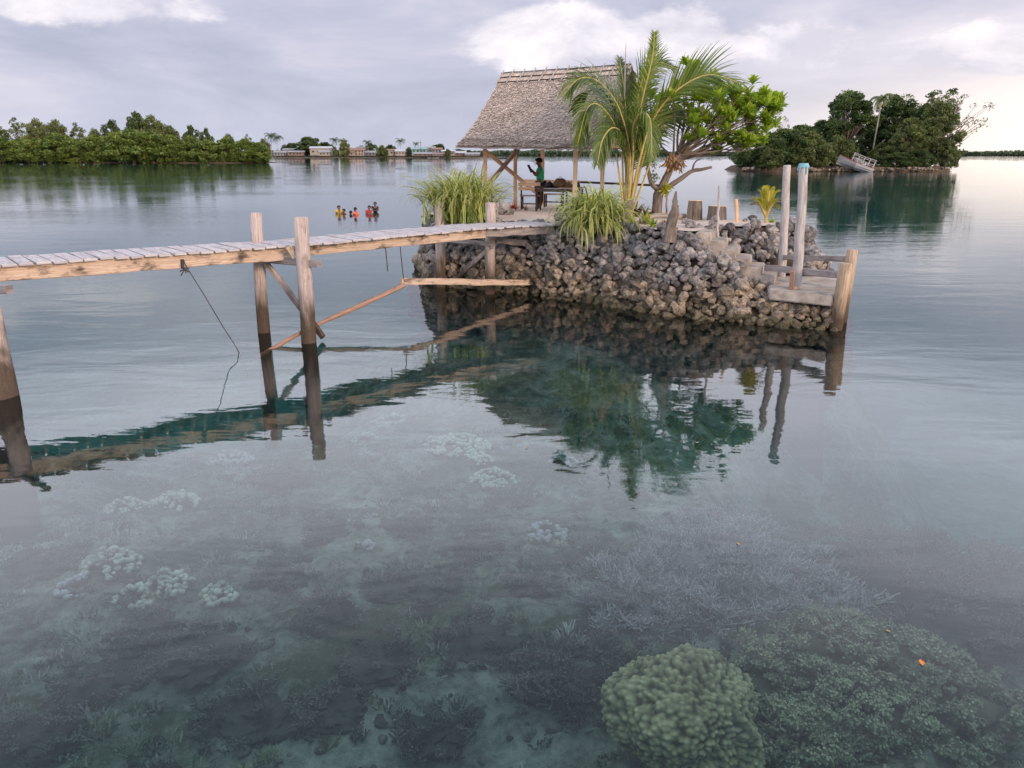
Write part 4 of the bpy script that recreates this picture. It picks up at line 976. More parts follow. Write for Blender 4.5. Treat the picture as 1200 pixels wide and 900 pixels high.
def rosette(mb_, c, axis, rs, n=13, L=.25, w=.085):
    u, v, w_ = frame(axis, Vector((.1, .2, 1)))
    for i in range(n):
        a = 2.4 * i + rs.uniform(-.3, .3); tilt = .15 + .95 * (i / n) + rs.uniform(-.12, .12); dr = u * math.cos(a) + v * math.sin(a)
        dv = (w_ * math.cos(tilt) + dr * math.sin(tilt)).normalized(); sd = dv.cross(w_)
        if sd.length < .05: sd = u
        sd.normalize(); ln = L * rs.uniform(.75, 1.15); V = []; q = Vector(c); seg = 4
        prof = (.12, .55, 1.0, .85, .05)
        nrm = sd.cross(dv)
        for k in range(seg + 1):
            ww = w * prof[k] * .5; V += [q - sd * ww + nrm * ww * .35, q, q + sd * ww + nrm * ww * .35]; q = q + dv * (ln / seg); dv = (dv + Vector((0, 0, -.17)) + dr * .05).normalized()
        F = [(3 * k + e, 3 * k + e + 1, 3 * k + e + 4, 3 * k + e + 3) for k in range(seg) for e in range(2)]
        mb_.add(V, F, None, float(np.clip(.55 - .35 * (i / n) + rs.normal() * .15 + .15, 0, 1)))
m1 = MB()
for e in ends:
    for k in range(2 if rs.random() < .45 else 1):
        rosette(m1, e + Vector((rs.normal() * .08 * k, rs.normal() * .08 * k, rs.normal() * .05 * k)), Vector((rs.normal() * .45, rs.normal() * .45, 1)), rs, 14, .30, .105)
child(m1, 'crown', 'leaf_bright', tree)
m1 = MB()   # dead leaves caught in the fork, and a fern on the trunk
for x, y in ((785, 186), (790, 182), (797, 188), (786, 191), (793, 192)):
    c = D(x, y, Yt - .1)
    for k in range(7): rosette(m1, c + Vector((rs.normal() * .06, rs.normal() * .05, rs.normal() * .05)), Vector((rs.normal(), rs.normal(), -1)), rs, 3, .20, .07)
child(m1, 'dead_leaves', 'leaf_dry', tree)
m1 = MB()
for x, y in ((778, 224), (781, 220), (777, 219), (784, 226)): rosette(m1, D(x, y, Yt - .16), Vector((rs.normal() * .5, -1, .3)), rs, 9, .24, .05)
child(m1, 'fern', 'leaf_palm_yellow', tree)
m1 = MB()
for k in range(60):
    c = D(765 + rs.normal() * 3.5, 204 + rs.normal() * 7, Yt + rs.normal() * .12); rosette(m1, c, Vector((rs.normal(), rs.normal(), 1)), rs, 3, .07, .03)
child(m1, 'twig_leaves', 'leaf_olive', tree)
# ================================================================== distant trees: meshes are built once and copied
def leaf_cards(mb_, C, size, rs, bright, aspect=.55, upbias=.6):
    n = len(C); nn = rs.normal(size=(n, 3)); nn[:, 2] = np.abs(nn[:, 2]) + upbias; nn /= np.linalg.norm(nn, axis=1)[:, None]
    a = rs.normal(size=(n, 3)); a -= nn * np.sum(a * nn, 1)[:, None]; a /= np.linalg.norm(a, axis=1)[:, None]; b = np.cross(nn, a)
    s = size * rs.uniform(.6, 1.3, (n, 1)); V = np.stack([C - a * s, C - b * s * aspect + nn * s * .15, C + a * s, C + b * s * aspect + nn * s * .15], 1).reshape(-1, 3)
    mb_.add(V, np.arange(4 * n).reshape(n, 4), None, np.clip(bright, 0, 1))
def tree_proto(kind, seed, name, leafmat, barkmat='bark', H=8.0, Wd=8.0, nclump=60, per=70, leaf=.33, skirt=True, clump=.85, trunkh=.35, open_=.0, lean=0.0):
    """a tree of height H: trunk, limbs to every clump, leaf clumps over an uneven dome"""
    rs = np.random.default_rng(seed); root = empty(name); bk = MB(); lf = MB(); cl = []
    z0 = .06 if skirt else trunkh
    lob = [(rs.uniform(0, 6.28), rs.uniform(.15, .35)) for _ in range(4)]
    tries = 0
    while len(cl) < nclump and tries < 9000:
        tries += 1; a = rs.uniform(0, 6.28); zz = rs.uniform(z0, 1.0)
        tt = (zz - z0) / (1 - z0)
        rmax = Wd / 2 * ((math.sin(math.pi * min(1, .22 + .78 * tt)) ** .6) if skirt else (math.sin(math.pi * (.14 + .84 * tt)) ** .55))
        rmax *= 1 + sum(w_ * math.cos(a * (k + 1) + ph) for k, (ph, w_) in enumerate(lob)) * .45
        rr = rmax * math.sqrt(rs.uniform(.12 if open_ < .3 else .3, 1.0))
        p = Vector((math.cos(a) * rr + lean * zz * H, math.sin(a) * rr, zz * H * (1 - .12 * rs.random())))
        if all((p - q).length > clump * .55 for q in cl): cl.append(p)
    tops = Vector((lean * H * .5, 0, H * (.42 if skirt else trunkh + .12))); r0 = H * .022 + .05
    if skirt:
        for k in range(9):
            a = k * .7; tube(bk, catmull([Vector((math.cos(a) * Wd * .30, math.sin(a) * Wd * .30, -.5)), Vector((math.cos(a) * Wd * .17, math.sin(a) * Wd * .17, H * .14)), Vector((0, 0, H * .25))], 3), [.07, .06, .06, .05, .06, .07, .08], 5, .4)
    tube(bk, catmull([Vector((0, 0, -.4)), Vector((rs.normal() * .15, rs.normal() * .15, tops.z * .5)), tops], 4), [r0 * (1 - .45 * k / 8) for k in range(9)], 8, .5)
    for i, p in enumerate(cl):
        if i % (2 if skirt else 1) == 0:
            st = Vector((tops.x * .7, 0, tops.z * rs.uniform(.45, 1.0) if skirt else max(H * .12, min(tops.z, p.z * .62)))); mid = st.lerp(p, .5) + Vector((rs.normal() * .3, rs.normal() * .3, -H * .03 if not skirt else H * .02)); tube(bk, [st, mid, p], [r0 * .38, r0 * .22, r0 * .07], 5, .5)
    for p in cl:
        n = int(per * rs.uniform(.6, 1.3) * (1 - open_)); cr = clump * rs.uniform(.7, 1.25)
        u = rs.normal(size=(n, 3)); u /= np.linalg.norm(u, axis=1)[:, None]; u *= (rs.uniform(.25, 1, (n, 1)) ** .5) * np.array([cr, cr, cr * .62])
        base_b = .5 + rs.normal() * .2
        leaf_cards(lf, np.array(p) + u, leaf, rs, base_b + rs.normal(size=n) * .14)
    b = bk.build('trunk', barkmat, None, False); b.parent = root
    c = lf.build('crown', leafmat, None, False); c.parent = root
    return root
def far_palm_proto(seed, H=11, name='coconut_palm', nf=15, L=3.2, leaf=.9, mat_='leaf_far'):
    rs = np.random.default_rng(seed); root = empty(name); bk = MB(); lf = MB(); bendx = rs.uniform(-1, 1)
    P = catmull([Vector((0, 0, -.3)), Vector((bendx * .5, 0, H * .5)), Vector((bendx, 0, H))], 5); tube(bk, P, [.20 - .008 * k for k in range(11)], 7, .6)
    top = P[-1]
    for k in range(nf):
        a = 2.4 * k; e = rs.uniform(-.2, 1.25); dr = Vector((math.cos(a), math.sin(a), 0)); q = Vector(top); th = e; seg = 9; sd = Vector((-dr.y, dr.x, 0))
        for g_ in range(seg):
            dv = dr * math.cos(th) + Vector((0, 0, math.sin(th))); q2 = q + dv * (L / seg); th -= .22
            for sg in (-1, 1):
                for h_ in (0, .5):
                    p = q.lerp(q2, h_); t_ = p + sd * sg * leaf * (1 - .5 * g_ / seg) * .8 + Vector((0, 0, -leaf * .55)) + dv * .25; lf.add([p, p + dv * .16, t_], [(0, 1, 2)], None, float(rs.uniform(.2, .9)))
            q = q2
    b = bk.build('trunk', 'bark_pale'); b.parent = root; c = lf.build('crown', mat_); c.parent = root
    return root
_protos_used = set()
def place(proto, loc, s, rz, label, cat='tree', group=None, sz=None):
    o = proto if id(proto) not in _protos_used else copy_tree(proto)
    _protos_used.add(id(proto)); o.location = loc; o.scale = (s, s, sz or s); o.rotation_euler = (0, 0, rz)
    o['label'] = label; o['category'] = cat
    if group: o['group'] = group
    elif 'group' in o: del o['group']
    return o
def bank(name, P, top, m_='earth', seed=0, kind='structure'):
    """low muddy bank: polygon with an uneven shore"""
    mb_ = MB(); n = len(P); C_ = Vector((sum(p[0] for p in P) / n, sum(p[1] for p in P) / n, top)); V = []
    N = 140; ring_ = []
    Q = [Vector((p[0], p[1], 0)) for p in P]; Qc = Q + [Q[0]]; ds = [0]
    for i in range(n): ds.append(ds[-1] + (Qc[i + 1] - Qc[i]).length)
    for k in range(N):
        dd = ds[-1] * k / N; i = max(1, int(np.searchsorted(ds, dd, side='right'))); i = min(i, n); f = (dd - ds[i - 1]) / (ds[i] - ds[i - 1]); ring_.append(Qc[i - 1].lerp(Qc[i], f))
    for lev, (sc_, z) in enumerate(((1.06, -2.5), (1.0, -.12), (.97, .25), (.93, top), (.5, top * 1.1))):
        for k, q in enumerate(ring_):
            p = C_.lerp(Vector((q.x, q.y, top)), sc_ + .02 * mnoise.noise(Vector((k * .35, lev * .2, seed)))); V.append((p.x, p.y, z + (.18 * mnoise.noise(Vector((k * .6, lev, seed))) if lev > 1 else 0)))
    F = [(l * N + k, l * N + (k + 1) % N, (l + 1) * N + (k + 1) % N, (l + 1) * N + k) for l in range(4) for k in range(N)]
    V.append((C_.x, C_.y, top * 1.1)); mb_.add(V, F); mb_.add([V[4 * N + k] for k in range(N)] + [V[-1]], [(k, (k + 1) % N, N) for k in range(N)])
    o = mb_.build(name, m_); tag(o, kind=kind); return o
# ---- right-hand island (about 170 m away)
def XY(px, Y): r = _ray(px, 200); return r.x / r.y * Y
YI = 166
bank('wooded_island_ground', [(XY(862, YI), YI + 2), (XY(900, YI), YI - 3), (XY(980, YI), YI - 1), (XY(1040, YI), YI - 2), (XY(1114, YI), YI - 1), (XY(1126, YI), YI + 8), (XY(1090, YI), YI + 26), (XY(980, YI), YI + 34), (XY(880, YI), YI + 22)], .9, seed=3)
G1 = 'trees on the wooded island with the wreck'
big1 = tree_proto('b', 101, 'broadleaf_tree', 'leaf_dark', H=15, Wd=11, nclump=120, per=150, leaf=.30, skirt=False, clump=1.35, trunkh=.18)
big2 = tree_proto('b', 102, 'broadleaf_tree', 'leaf_olive', H=15, Wd=12, nclump=130, per=140, leaf=.30, skirt=True, clump=1.4)
bushd = tree_proto('b', 103, 'mangrove_tree', 'leaf_olive', H=7.5, Wd=10, nclump=90, per=150, leaf=.27, skirt=True, clump=1.15)
bushk = tree_proto('b', 104, 'mangrove_tree', 'leaf_dark', H=8, Wd=11, nclump=90, per=150, leaf=.27, skirt=True, clump=1.2)
airy = tree_proto('b', 105, 'airy_tree', 'leaf_olive', 'bark_pale', H=17, Wd=8, nclump=46, per=70, leaf=.26, skirt=False, clump=.9, trunkh=.5, open_=.1)
bare = tree_proto('b', 106, 'bare_tree', 'leaf_olive', 'bark_pale', H=16, Wd=10, nclump=26, per=44, leaf=.22, skirt=False, clump=1.1, trunkh=.45, open_=.3, lean=.22)
def hpx(py, Y): return CAM_H + math.tan(math.atan((450 - py) / FPX) - PITCH) * Y
def pl(proto, px, pytop, Y, rz, label, H0, wmul=1.0, zb=.6, cat='tree', g=G1):
    h = (hpx(pytop, Y) - zb) / H0; o = place(proto, (XY(px, Y), Y, zb), h * wmul, rz, label, cat, g, sz=h); return o
pl(big1, 988, 105, YI + 14, .3, 'darkest tall round-crowned tree at the middle of the wreck island', 15, .95)
pl(big1, 1042, 110, YI + 16, 2.3, 'tall dark tree just right of the slender palm on the wreck island', 15, .95)
pl(big2, 1089, 118, YI + 8, 1.0, 'broad olive tree hanging to the water at the right end of the wreck island', 15, .82)
pl(big2, 1060, 137, YI + 4, 3.0, 'lower olive tree in front of the tall dark trees, right of the boat wreck', 15, .9)
pl(airy, 1096, 97, YI + 18, .5, 'tall airy tree rising above the right end of the wreck island', 17, 1.1)
pl(bare, 1103, 106, YI + 12, .1, 'nearly bare spreading tree leaning out at the far right of the wreck island', 16, 1.0)
pl(bare, 915, 128, YI + 20, 2.6, 'nearly bare pale tree at the left end of the wreck island', 16, .75)
pl(big1, 955, 140, YI + 20, 4.1, 'smaller dark tree left of the darkest tall tree on the wreck island', 15, .85)
pl(big2, 1024, 135, YI + 22, 5.1, 'olive tree in the gap behind the slender palm on the wreck island', 15, .8)
pl(big1, 1072, 120, YI + 24, 5.6, 'dark crown behind the broad olive tree on the wreck island', 15, .8)
pl(bushk, 884, 158, YI + 3, .4, 'dark mangrove reaching the water at the left tip of the wreck island', 8, 1.0)
pl(bushk, 915, 150, YI + 2, 2.4, 'dark mangrove second from the left tip of the wreck island', 8, 1.0)
pl(bushd, 945, 155, YI + 1, 1.4, 'olive mangrove between the dark mangroves and the boat wreck', 7.5, 1.0)
pl(bushd, 978, 160, YI + 5, 3.4, 'green mangrove directly behind the bow of the boat wreck', 7.5, .85)
pl(bushk, 935, 146, YI + 14, 5.0, 'dark bushy tree behind the mangroves left of the boat wreck', 8, .9)
pl(bushd, 1030, 168, YI + 7, 5.1, 'low green shrub behind the stern of the boat wreck', 7.5, .8)
pl(bushd, 1108, 165, YI + 4, .1, 'rounded shrub at the right waterline of the wreck island', 7.5, .55)
pl(bushk, 1076, 174, YI + 2, 1.7, 'low dark shrub at the water under the broad olive tree', 8, 1.2)
pl(bushk, 1050, 178, YI + 1, 2.7, 'low dark shrub at the water between the boat wreck and the broad olive tree', 8, 1.5)
pl(bushd, 900, 170, YI - 1, 2.1, 'low mangrove skirt overhanging the water at the left of the wreck island', 7.5, 1.1)
fp = far_palm_proto(201, 14, leaf=1.0, L=2.8, mat_='leaf_olive'); pl(fp, 1019, 112, YI + 10, .5, 'slender pale-trunked palm standing among the tall dark trees', 14.5)
# shore stones of that island
rng = np.random.default_rng(8); st = []
for k in range(150):
    px = rng.uniform(868, 1112); st.append((Vector((XY(px, YI), YI - 2.3 + 3 * abs((px - 990) / 130) ** 2 * .8 + rng.normal() * .4, .15 + rng.uniform(-.1, .5))), rng.uniform(.5, 1.1)))
mb_ = MB()
for p, s in st: put_rock(mb_, p, s, rng, 2)
o = mb_.build('shore_stones', 'rock'); tag(o, 'line of dark rubble along the waterline of the wreck island', 'stones', kind='stuff')
# ---- left-hand mangrove shore (about 320 m away)
YL = 318
bank('mangrove_shore_ground', [(XY(-260, YL), YL - 4), (XY(-60, YL), YL - 2), (XY(60, YL), YL), (XY(200, YL), YL - 10), (XY(290, YL), YL - 12), (XY(322, YL), YL - 6), (XY(318, YL), YL + 14), (XY(200, YL), YL + 40), (XY(0, YL), YL + 50), (XY(-260, YL), YL + 50)], .5, seed=5)
mg1 = tree_proto('m', 301, 'mangrove_tree', 'leaf_mangrove', H=9, Wd=12, nclump=90, per=95, leaf=.42, skirt=True, clump=1.5)
mg2 = tree_proto('m', 302, 'mangrove_tree', 'leaf_mangrove', H=9, Wd=11, nclump=80, per=95, leaf=.42, skirt=True, clump=1.45)
mg3 = tree_proto('m', 303, 'mangrove_tree', 'leaf_olive', H=14, Wd=14, nclump=90, per=85, leaf=.45, skirt=False, clump=1.7, trunkh=.25)
mg4 = tree_proto('m', 304, 'mangrove_tree', 'leaf_dark', H=14, Wd=11, nclump=60, per=80, leaf=.45, skirt=False, clump=1.5, trunkh=.3)
mg5 = tree_proto('m', 305, 'airy_tree', 'leaf_olive', 'bark_pale', H=15, Wd=10, nclump=36, per=60, leaf=.42, skirt=False, clump=1.3, trunkh=.35, open_=.2)
G2 = 'mangroves along the left shore'
rs = np.random.default_rng(12)
fr_px = [-42, -20, 2, 24, 47, 71, 95, 118, 140, 160, 181, 203, 226, 247, 268, 290, 307]
fr_top = [158, 156, 160, 163, 162, 158, 163, 158, 157, 152, 155, 160, 161, 164, 162, 164, 168]
words_ = ['beyond the left edge, outermost', 'beyond the left edge', 'at the very left edge', 'second from the left edge', 'third from the left edge', 'below the tallest olive crown', 'between the olive crown and the dark crowns', 'left of the dark middle crowns',
          'below the dark pointed crown', 'brightest and broadest one of the middle', 'just right of the brightest one', 'in the middle gap of the skyline', 'left of the low dark crowns', 'under the low dark crowns', 'third from the right tip', 'second from the right tip', 'at the right tip by the open water']
for px, py, w_ in zip(fr_px, fr_top, words_):
    shape_ = ('rounded light green mangrove at the water, ')
    pl(mg1 if rs.random() < .5 else mg2, px, py, YL - (4 if px > 150 else 0) - rs.uniform(0, 5), rs.uniform(0, 6), shape_ + w_, 9, rs.uniform(.85, 1.05), .2, g=G2)
bk_ = [(-30, 134, mg3, 'tall olive tree beyond the left edge behind the mangroves'), (2, 146, mg3, 'olive tree behind the mangroves at the left edge'), (30, 139, mg5, 'feathery tall tree, leftmost of the pair above the mangroves'), (50, 141, mg3, 'large rounded olive crown, the tallest on the left of the shore'),
       (74, 142, mg3, 'wide olive crown right of the tallest one on the left shore'), (97, 145, mg5, 'thin open tree in the dip of the left skyline'), (118, 152, mg3, 'low olive crown in the dip of the left skyline'), (140, 143, mg4, 'dark crown left of the pointed one on the left shore'),
       (165, 134, mg4, 'dark pointed crown, the highest of the left shore'), (185, 137, mg3, 'broad olive crown just right of the dark pointed one'), (203, 148, mg3, 'olive crown sloping down to the gap in the left shore'), (228, 149, mg4, 'dark crown right of the gap in the left shore'),
       (247, 152, mg4, 'small dark crown fourth from the right tip of the left shore'), (272, 158, mg3, 'olive crown third from the right tip of the left shore'), (294, 158, mg5, 'thin open tree near the right tip of the left shore'), (312, 163, mg3, 'last small olive crown at the right tip of the left shore')]
for px, py, pr_, lb in bk_:
    H0 = 15 if pr_ is mg5 else 14
    pl(pr_, px, py, YL + rs.uniform(10, 22), rs.uniform(0, 6), lb, H0, rs.uniform(.8, .95) * (.62 if py > 150 else .8), .2, g=G2)
# ---- far forest on the horizon
rs = np.random.default_rng(55); lf = MB()
for (x0, x1, Y, h0, h1, n) in ((-1100, -380, 1500, 6, 10, 2500), (-400, 260, 1350, 5.5, 9, 7000), (250, 1400, 1500, 5, 8.5, 10000)):
    xs_ = rs.uniform(x0, x1, n); hh = np.array([h0 + (h1 - h0) * (.5 + .9 * mnoise.noise(Vector((x / 26, Y, 0))) + .3 * mnoise.noise(Vector((x / 7, Y, 1)))) for x in xs_])
    zz = rs.uniform(0, 1, n) ** 1.0 * hh; leaf_cards(lf, np.stack([xs_, Y + rs.uniform(-12, 25, n), zz], 1), 2.6, rs, .45 + .2 * rs.normal(size=n), .8, .2)
o = lf.build('distant_forest', 'leaf_far'); tag(o, 'low dark line of forest along the far horizon', 'forest', kind='stuff')
bank('far_shore_ground', [(-1150, 1480), (-400, 1340), (250, 1340), (260, 1490), (1500, 1490), (1500, 1560), (-1150, 1560)], .8, seed=9)
# ================================================================== stilt village across the lagoon (about 700 m away)
YV = 690
bank('village_shore_ground', [(XY(318, YV), YV - 2), (XY(430, YV), YV - 6), (XY(560, YV), YV - 3), (XY(590, YV), YV + 10), (XY(585, YV), YV + 50), (XY(318, YV), YV + 50)], .5, seed=6)
rs = np.random.default_rng(61)
def house(px0, px1, pyr, Y, wallm, roofm, label, two=False, slope='gable', nwin=4):
    x0, x1 = XY(px0, Y), XY(px1, Y); w = x1 - x0; top = hpx(pyr, Y); cx = (x0 + x1) / 2; dp = 7.0; root = empty('stilt_house', (cx, Y, .3), 0, label, 'house'); G0 = Vector((cx, Y, 0))
    fl = 1.5; wt = top - (1.5 if slope == 'gable' else 1.0)
    m1 = MB(); boxm(m1, (cx, Y, (fl + wt) / 2), (w, dp, wt - fl)); child(m1, 'wall', wallm, root)
    m1 = MB(); e = .8
    if slope == 'gable': V = [(x0 - e, Y - dp / 2 - e, wt - .2), (x1 + e, Y - dp / 2 - e, wt - .2), (x1 + e, Y + dp / 2 + e, wt - .2), (x0 - e, Y + dp / 2 + e, wt - .2), (x0 - e, Y, top), (x1 + e, Y, top)]; F4 = [(0, 1, 5, 4), (2, 3, 4, 5), (3, 2, 1, 0)]; m1.add(V, F4); m1.add(V, [(0, 4, 3), (1, 2, 5)])
    else: V = [(x0 - e, Y - dp / 2 - e, wt), (x1 + e, Y - dp / 2 - e, wt), (x1 + e, Y + dp / 2, top), (x0 - e, Y + dp / 2, top), (x0 - e, Y - dp / 2 - e, wt - .3), (x1 + e, Y - dp / 2 - e, wt - .3), (x1 + e, Y + dp / 2, wt - .3), (x0 - e, Y + dp / 2, wt - .3)]; m1.add(V, [(0, 1, 2, 3), (7, 6, 5, 4), (0, 4, 5, 1), (1, 5, 6, 2), (2, 6, 7, 3), (3, 7, 4, 0)])
    child(m1, 'roof', roofm, root)
    for lv in range(2 if two else 1):
        for k in range(nwin):
            x = x0 + w * (k + .5 + rs.uniform(-.12, .12)) / nwin; z = fl + (wt - fl) * ((.55 if not two else .3) + .42 * lv); m1 = MB(); boxm(m1, (x, Y - dp / 2 - .03, z), (w / nwin * .42, .1, min(1.3, (wt - fl) * .4))); child(m1, 'window', 'window_dark', root)
    m1 = MB()
    boxm(m1, (cx, Y - dp / 2 - 1.2, fl), (w * 1.05, 2.4, .18)); child(m1, 'veranda', 'stilt', root)
    m1 = MB()
    for k in range(7):
        for yy in (-dp / 2 - 2, -dp / 2, dp / 2): boxm(m1, (x0 + w * k / 6, Y + yy, .6), (.25, .25, 2.2))
    o = child(m1, 'stilts', 'stilt', root); o['kind'] = 'stuff'
H_ = [(324, 338, 175, 12, 'wall_grey', 'roof_grey', 'small grey stilt house, leftmost of the village beside the mangrove tip', 0), (335, 349, 172, 26, 'wall_grey', 'roof_white', 'grey stilt house with a pale roof under the first palms of the village', 0),
      (341, 357, 175, 2, 'wall_brown', 'roof_grey', 'brown stilt house left of the round dark tree', 0), (352, 364, 172.5, 30, 'wall_grey', 'roof_rust', 'rust-roofed house behind the brown one left of the round dark tree', 0),
      (366, 390, 170, 10, 'wall_cream', 'roof_white', 'long cream house with the broad white roof', 0), (376, 388, 174.5, -4, 'wall_cream', 'roof_grey', 'low cream house standing in front of the broad white roof', 0),
      (400, 413, 171.5, 14, 'wall_peach', 'roof_rust', 'peach house just right of the yellowish tree', 0), (402, 416, 175, 0, 'wall_cream', 'roof_rust', 'low cream waterside house in front of the peach house', 0),
      (414, 428, 172, 4, 'wall_cream', 'roof_rust', 'two-storey cream house in the middle of the village', 1), (420, 436, 170, 28, 'wall_grey', 'roof_grey', 'grey roofed house behind the middle of the village', 0),
      (430, 441, 175, 8, 'wall_grey', 'roof_grey', 'small grey house left of the round olive bush', 0), (454, 466, 173, 6, 'wall_cream', 'roof_rust', 'cream house right of the round olive bush', 0),
      (465, 475, 173.5, 2, 'wall_cream', 'roof_white', 'small cream house with a bright white roof under the leaning palm', 0), (473, 484, 174.5, 16, 'wall_brown', 'roof_grey', 'brown house between the white roof and the teal house', 0),
      (484, 501, 171, 8, 'wall_teal', 'roof_teal', 'two-storey teal house with a teal roof', 1), (500, 510, 170, 24, 'wall_grey', 'roof_grey', 'tall unfinished grey building behind the teal house', 1),
      (508, 518, 171.5, 12, 'wall_grey', 'roof_rust', 'narrow grey house right of the tall unfinished building', 1), (486, 506, 177, -8, 'wall_brown', 'roof_grey', 'long low boat shed in front of the teal house', 0),
      (519, 533, 174, 4, 'wall_grey', 'roof_white', 'grey house with a pale roof near the thatch eave', 0), (531, 546, 175.5, 10, 'wall_brown', 'roof_white', 'brown house with pale roof partly behind the thatch eave', 0),
      (509, 522, 177.5, -6, 'wall_grey', 'roof_rust', 'low grey waterside hut right of the boat shed', 0), (546, 562, 177, 6, 'wall_grey', 'roof_grey', 'last grey house of the village seen below the thatch eave', 0)]
for a, b, y, dy_, wm_, rm_, lb, two in H_: house(a, b, y + 1.5, YV + dy_ + 8, wm_, rm_, lb, bool(two), 'gable' if rs.random() < .6 else 'shed', 4 if b - a > 12 else 3)
G3 = 'trees of the village across the lagoon'
vt = tree_proto('v', 401, 'broadleaf_tree', 'leaf_dark', H=12, Wd=14, nclump=50, per=70, leaf=.7, skirt=False, clump=2.0, trunkh=.2)
vb = tree_proto('v', 402, 'shrub', 'leaf_olive', H=9, Wd=10, nclump=44, per=70, leaf=.6, skirt=True, clump=1.7)
vp = far_palm_proto(403, 12, L=5.0, leaf=2.0)
vp2 = far_palm_proto(404, 12, L=5.2, leaf=2.0)
for pr_, px, py, dy_, H0, wm_, lb in ((vt, 365, 161, 30, 12, 1.1, 'round dark tree left of the broad white roof in the village'), (vb, 406, 165, -2, 9, .55, 'tall yellowish tree between the village houses'), (vb, 449, 171, -6, 9, 1.0, 'round olive bush at the water in the middle of the village'),
                                (vb, 525, 175, -2, 9, .8, 'low bush at the waterline near the thatch eave'), (vt, 436, 168, 34, 12, .8, 'dark tree behind the grey house in the village'), (vt, 425, 171, 44, 12, .8, 'dark tree behind the two-storey cream house'), (vt, 342, 168, 40, 12, 1.0, 'dark tree behind the leftmost grey houses of the village'), (vt, 383, 167, 50, 12, 1.2, 'dark tree behind the broad white roof'), (vt, 459, 170, 44, 12, .9, 'dark tree behind the cream house right of the olive bush'), (vb, 480, 173, 24, 9, 1.0, 'green tree between the bright white roof and the teal house'), (vt, 515, 169, 50, 12, 1.1, 'dark tree behind the narrow grey house'), (vb, 395, 174, 0, 9, .5, 'low bush at the water right of the broad white roof'), (vt, 550, 176, 40, 12, 1.2, 'spreading tree seen just under the thatch eave'),
                                (vp, 320, 158, 30, 12.5, 1.0, 'first palm of the village above the mangrove tip'), (vp2, 328, 160, 26, 12.5, 1.0, 'second palm from the mangrove tip in the village'), (vp, 395, 163, 40, 12.5, 1.0, 'tall palm just left of the yellowish tree'),
                                (vp2, 404, 164, 24, 12.5, 1.0, 'palm rising directly behind the yellowish tree'), (vp, 433, 166, 26, 12.5, 1.0, 'bushy palm left of the round olive bush'), (vp2, 470, 164, 30, 12.5, 1.0, 'leaning palm over the bright white roof'), (vp, 488, 168, 40, 12.5, .8, 'small palm behind the teal house')):
    pl(pr_, px, py, YV + dy_, R.uniform(0, 6), lb, H0, wm_, .4, g=G3, cat='palm tree' if pr_ in (vp, vp2) else 'tree')
m1 = MB(); tube(m1, [Vector((XY(494, 700), 700, 5)), Vector((XY(494, 700), 700, hpx(164, 700)))], [.22, .12], 5); tube(m1, [Vector((XY(492.5, 700), 700, hpx(167, 700))), Vector((XY(495.5, 700), 700, hpx(167, 700)))], .10, 4)
o = m1.build('radio_mast', 'wood_dark'); tag(o, 'thin mast standing above the teal house', 'mast')
# moored canoe before the village
def canoe(px, Y, L, label, m_='paint_white'):
    m1 = MB(); N = 14; V = []
    for k in range(N + 1):
        s = k / N; w = .55 * math.sin(math.pi * min(.97, max(.03, s))) ** .6; z = .15 + .35 * abs(2 * s - 1) ** 3
        V += [(-L / 2 + L * s, -w, z + .3), (-L / 2 + L * s, 0, z - .35), (-L / 2 + L * s, w, z + .3)]
    m1.add(V, [(3 * k + e, 3 * k + e + 1, 3 * k + e + 4, 3 * k + e + 3) for k in range(N) for e in (0, 1)]); o = m1.build('canoe', m_, None, True); o.location = (XY(px, Y), Y, 0); tag(o, label, 'boat')
canoe(508, 640, 9, 'white canoe afloat in front of the village'); canoe(586, 560, 10, 'dark canoe on the open water seen under the thatched roof', 'wood_dark')
# ================================================================== wrecked boat on the wooded island
wr = empty('boat_wreck', (XY(1000, YI - 4), YI - 4, .5), 0, 'rusting white wooden boat wreck with an open rail, heeled over on the bank', 'boat')
L_ = 7.2; N = 16; Rm = Matrix.Translation(wr.location) @ Matrix.Rotation(rad(-22), 4, 'Z') @ Matrix.Rotation(rad(17), 4, 'Y') @ Matrix.Rotation(rad(-8), 4, 'X')
def wpt(s, v, h): return Rm @ Vector((-L_ / 2 + L_ * s, v, h))
def hull(s): return (1.25 * (1 - (1 - s) ** 2.6) ** .75 * (1 if s < .85 else 1 - (s - .85) * 1.1), 1.15 + .85 * (1 - s) ** 2.2)
m1 = MB(); V = []
for k in range(N + 1):
    s = k / N; w, h = hull(s)
    for v_, z_ in ((-1, 1), (-.97, .62), (-.72, .28), (0, .0), (.72, .28), (.97, .62), (1, 1)): V.append(wpt(s, v_ * max(w, .03), h * z_))
m1.add(V, [(7 * k + e, 7 * k + e + 1, 7 * k + e + 8, 7 * k + e + 7) for k in range(8, N) for e in range(6)]) if False else m1.add(V[56:], [(7 * k + e, 7 * k + e + 1, 7 * k + e + 8, 7 * k + e + 7) for k in range(N - 8) for e in range(6)] ); m1.add(V[-7:], [tuple(range(7))]); child(m1, 'hull', 'paint_white', wr)
m1 = MB(); m1.add(V[:63], [(7 * k + e, 7 * k + e + 1, 7 * k + e + 8, 7 * k + e + 7) for k in range(0, 8) for e in range(6)]); tag(child(m1, 'bow_planking', 'wall_grey', wr), 'grimy grey bow planking with a rusty edge')
for z_ in (.25, .5, .75):
    m1 = MB()
    for sg in (-1, 1): tube(m1, [wpt(k / N, sg * max(hull(k / N)[0], .03) * (.72 + .26 * min(1, z_ * 1.4)) * 1.02, hull(k / N)[1] * z_) for k in range(7, N + 1)], .03, 4)
    child(m1, 'plank_seam', 'wall_grey', wr)
m1 = MB()
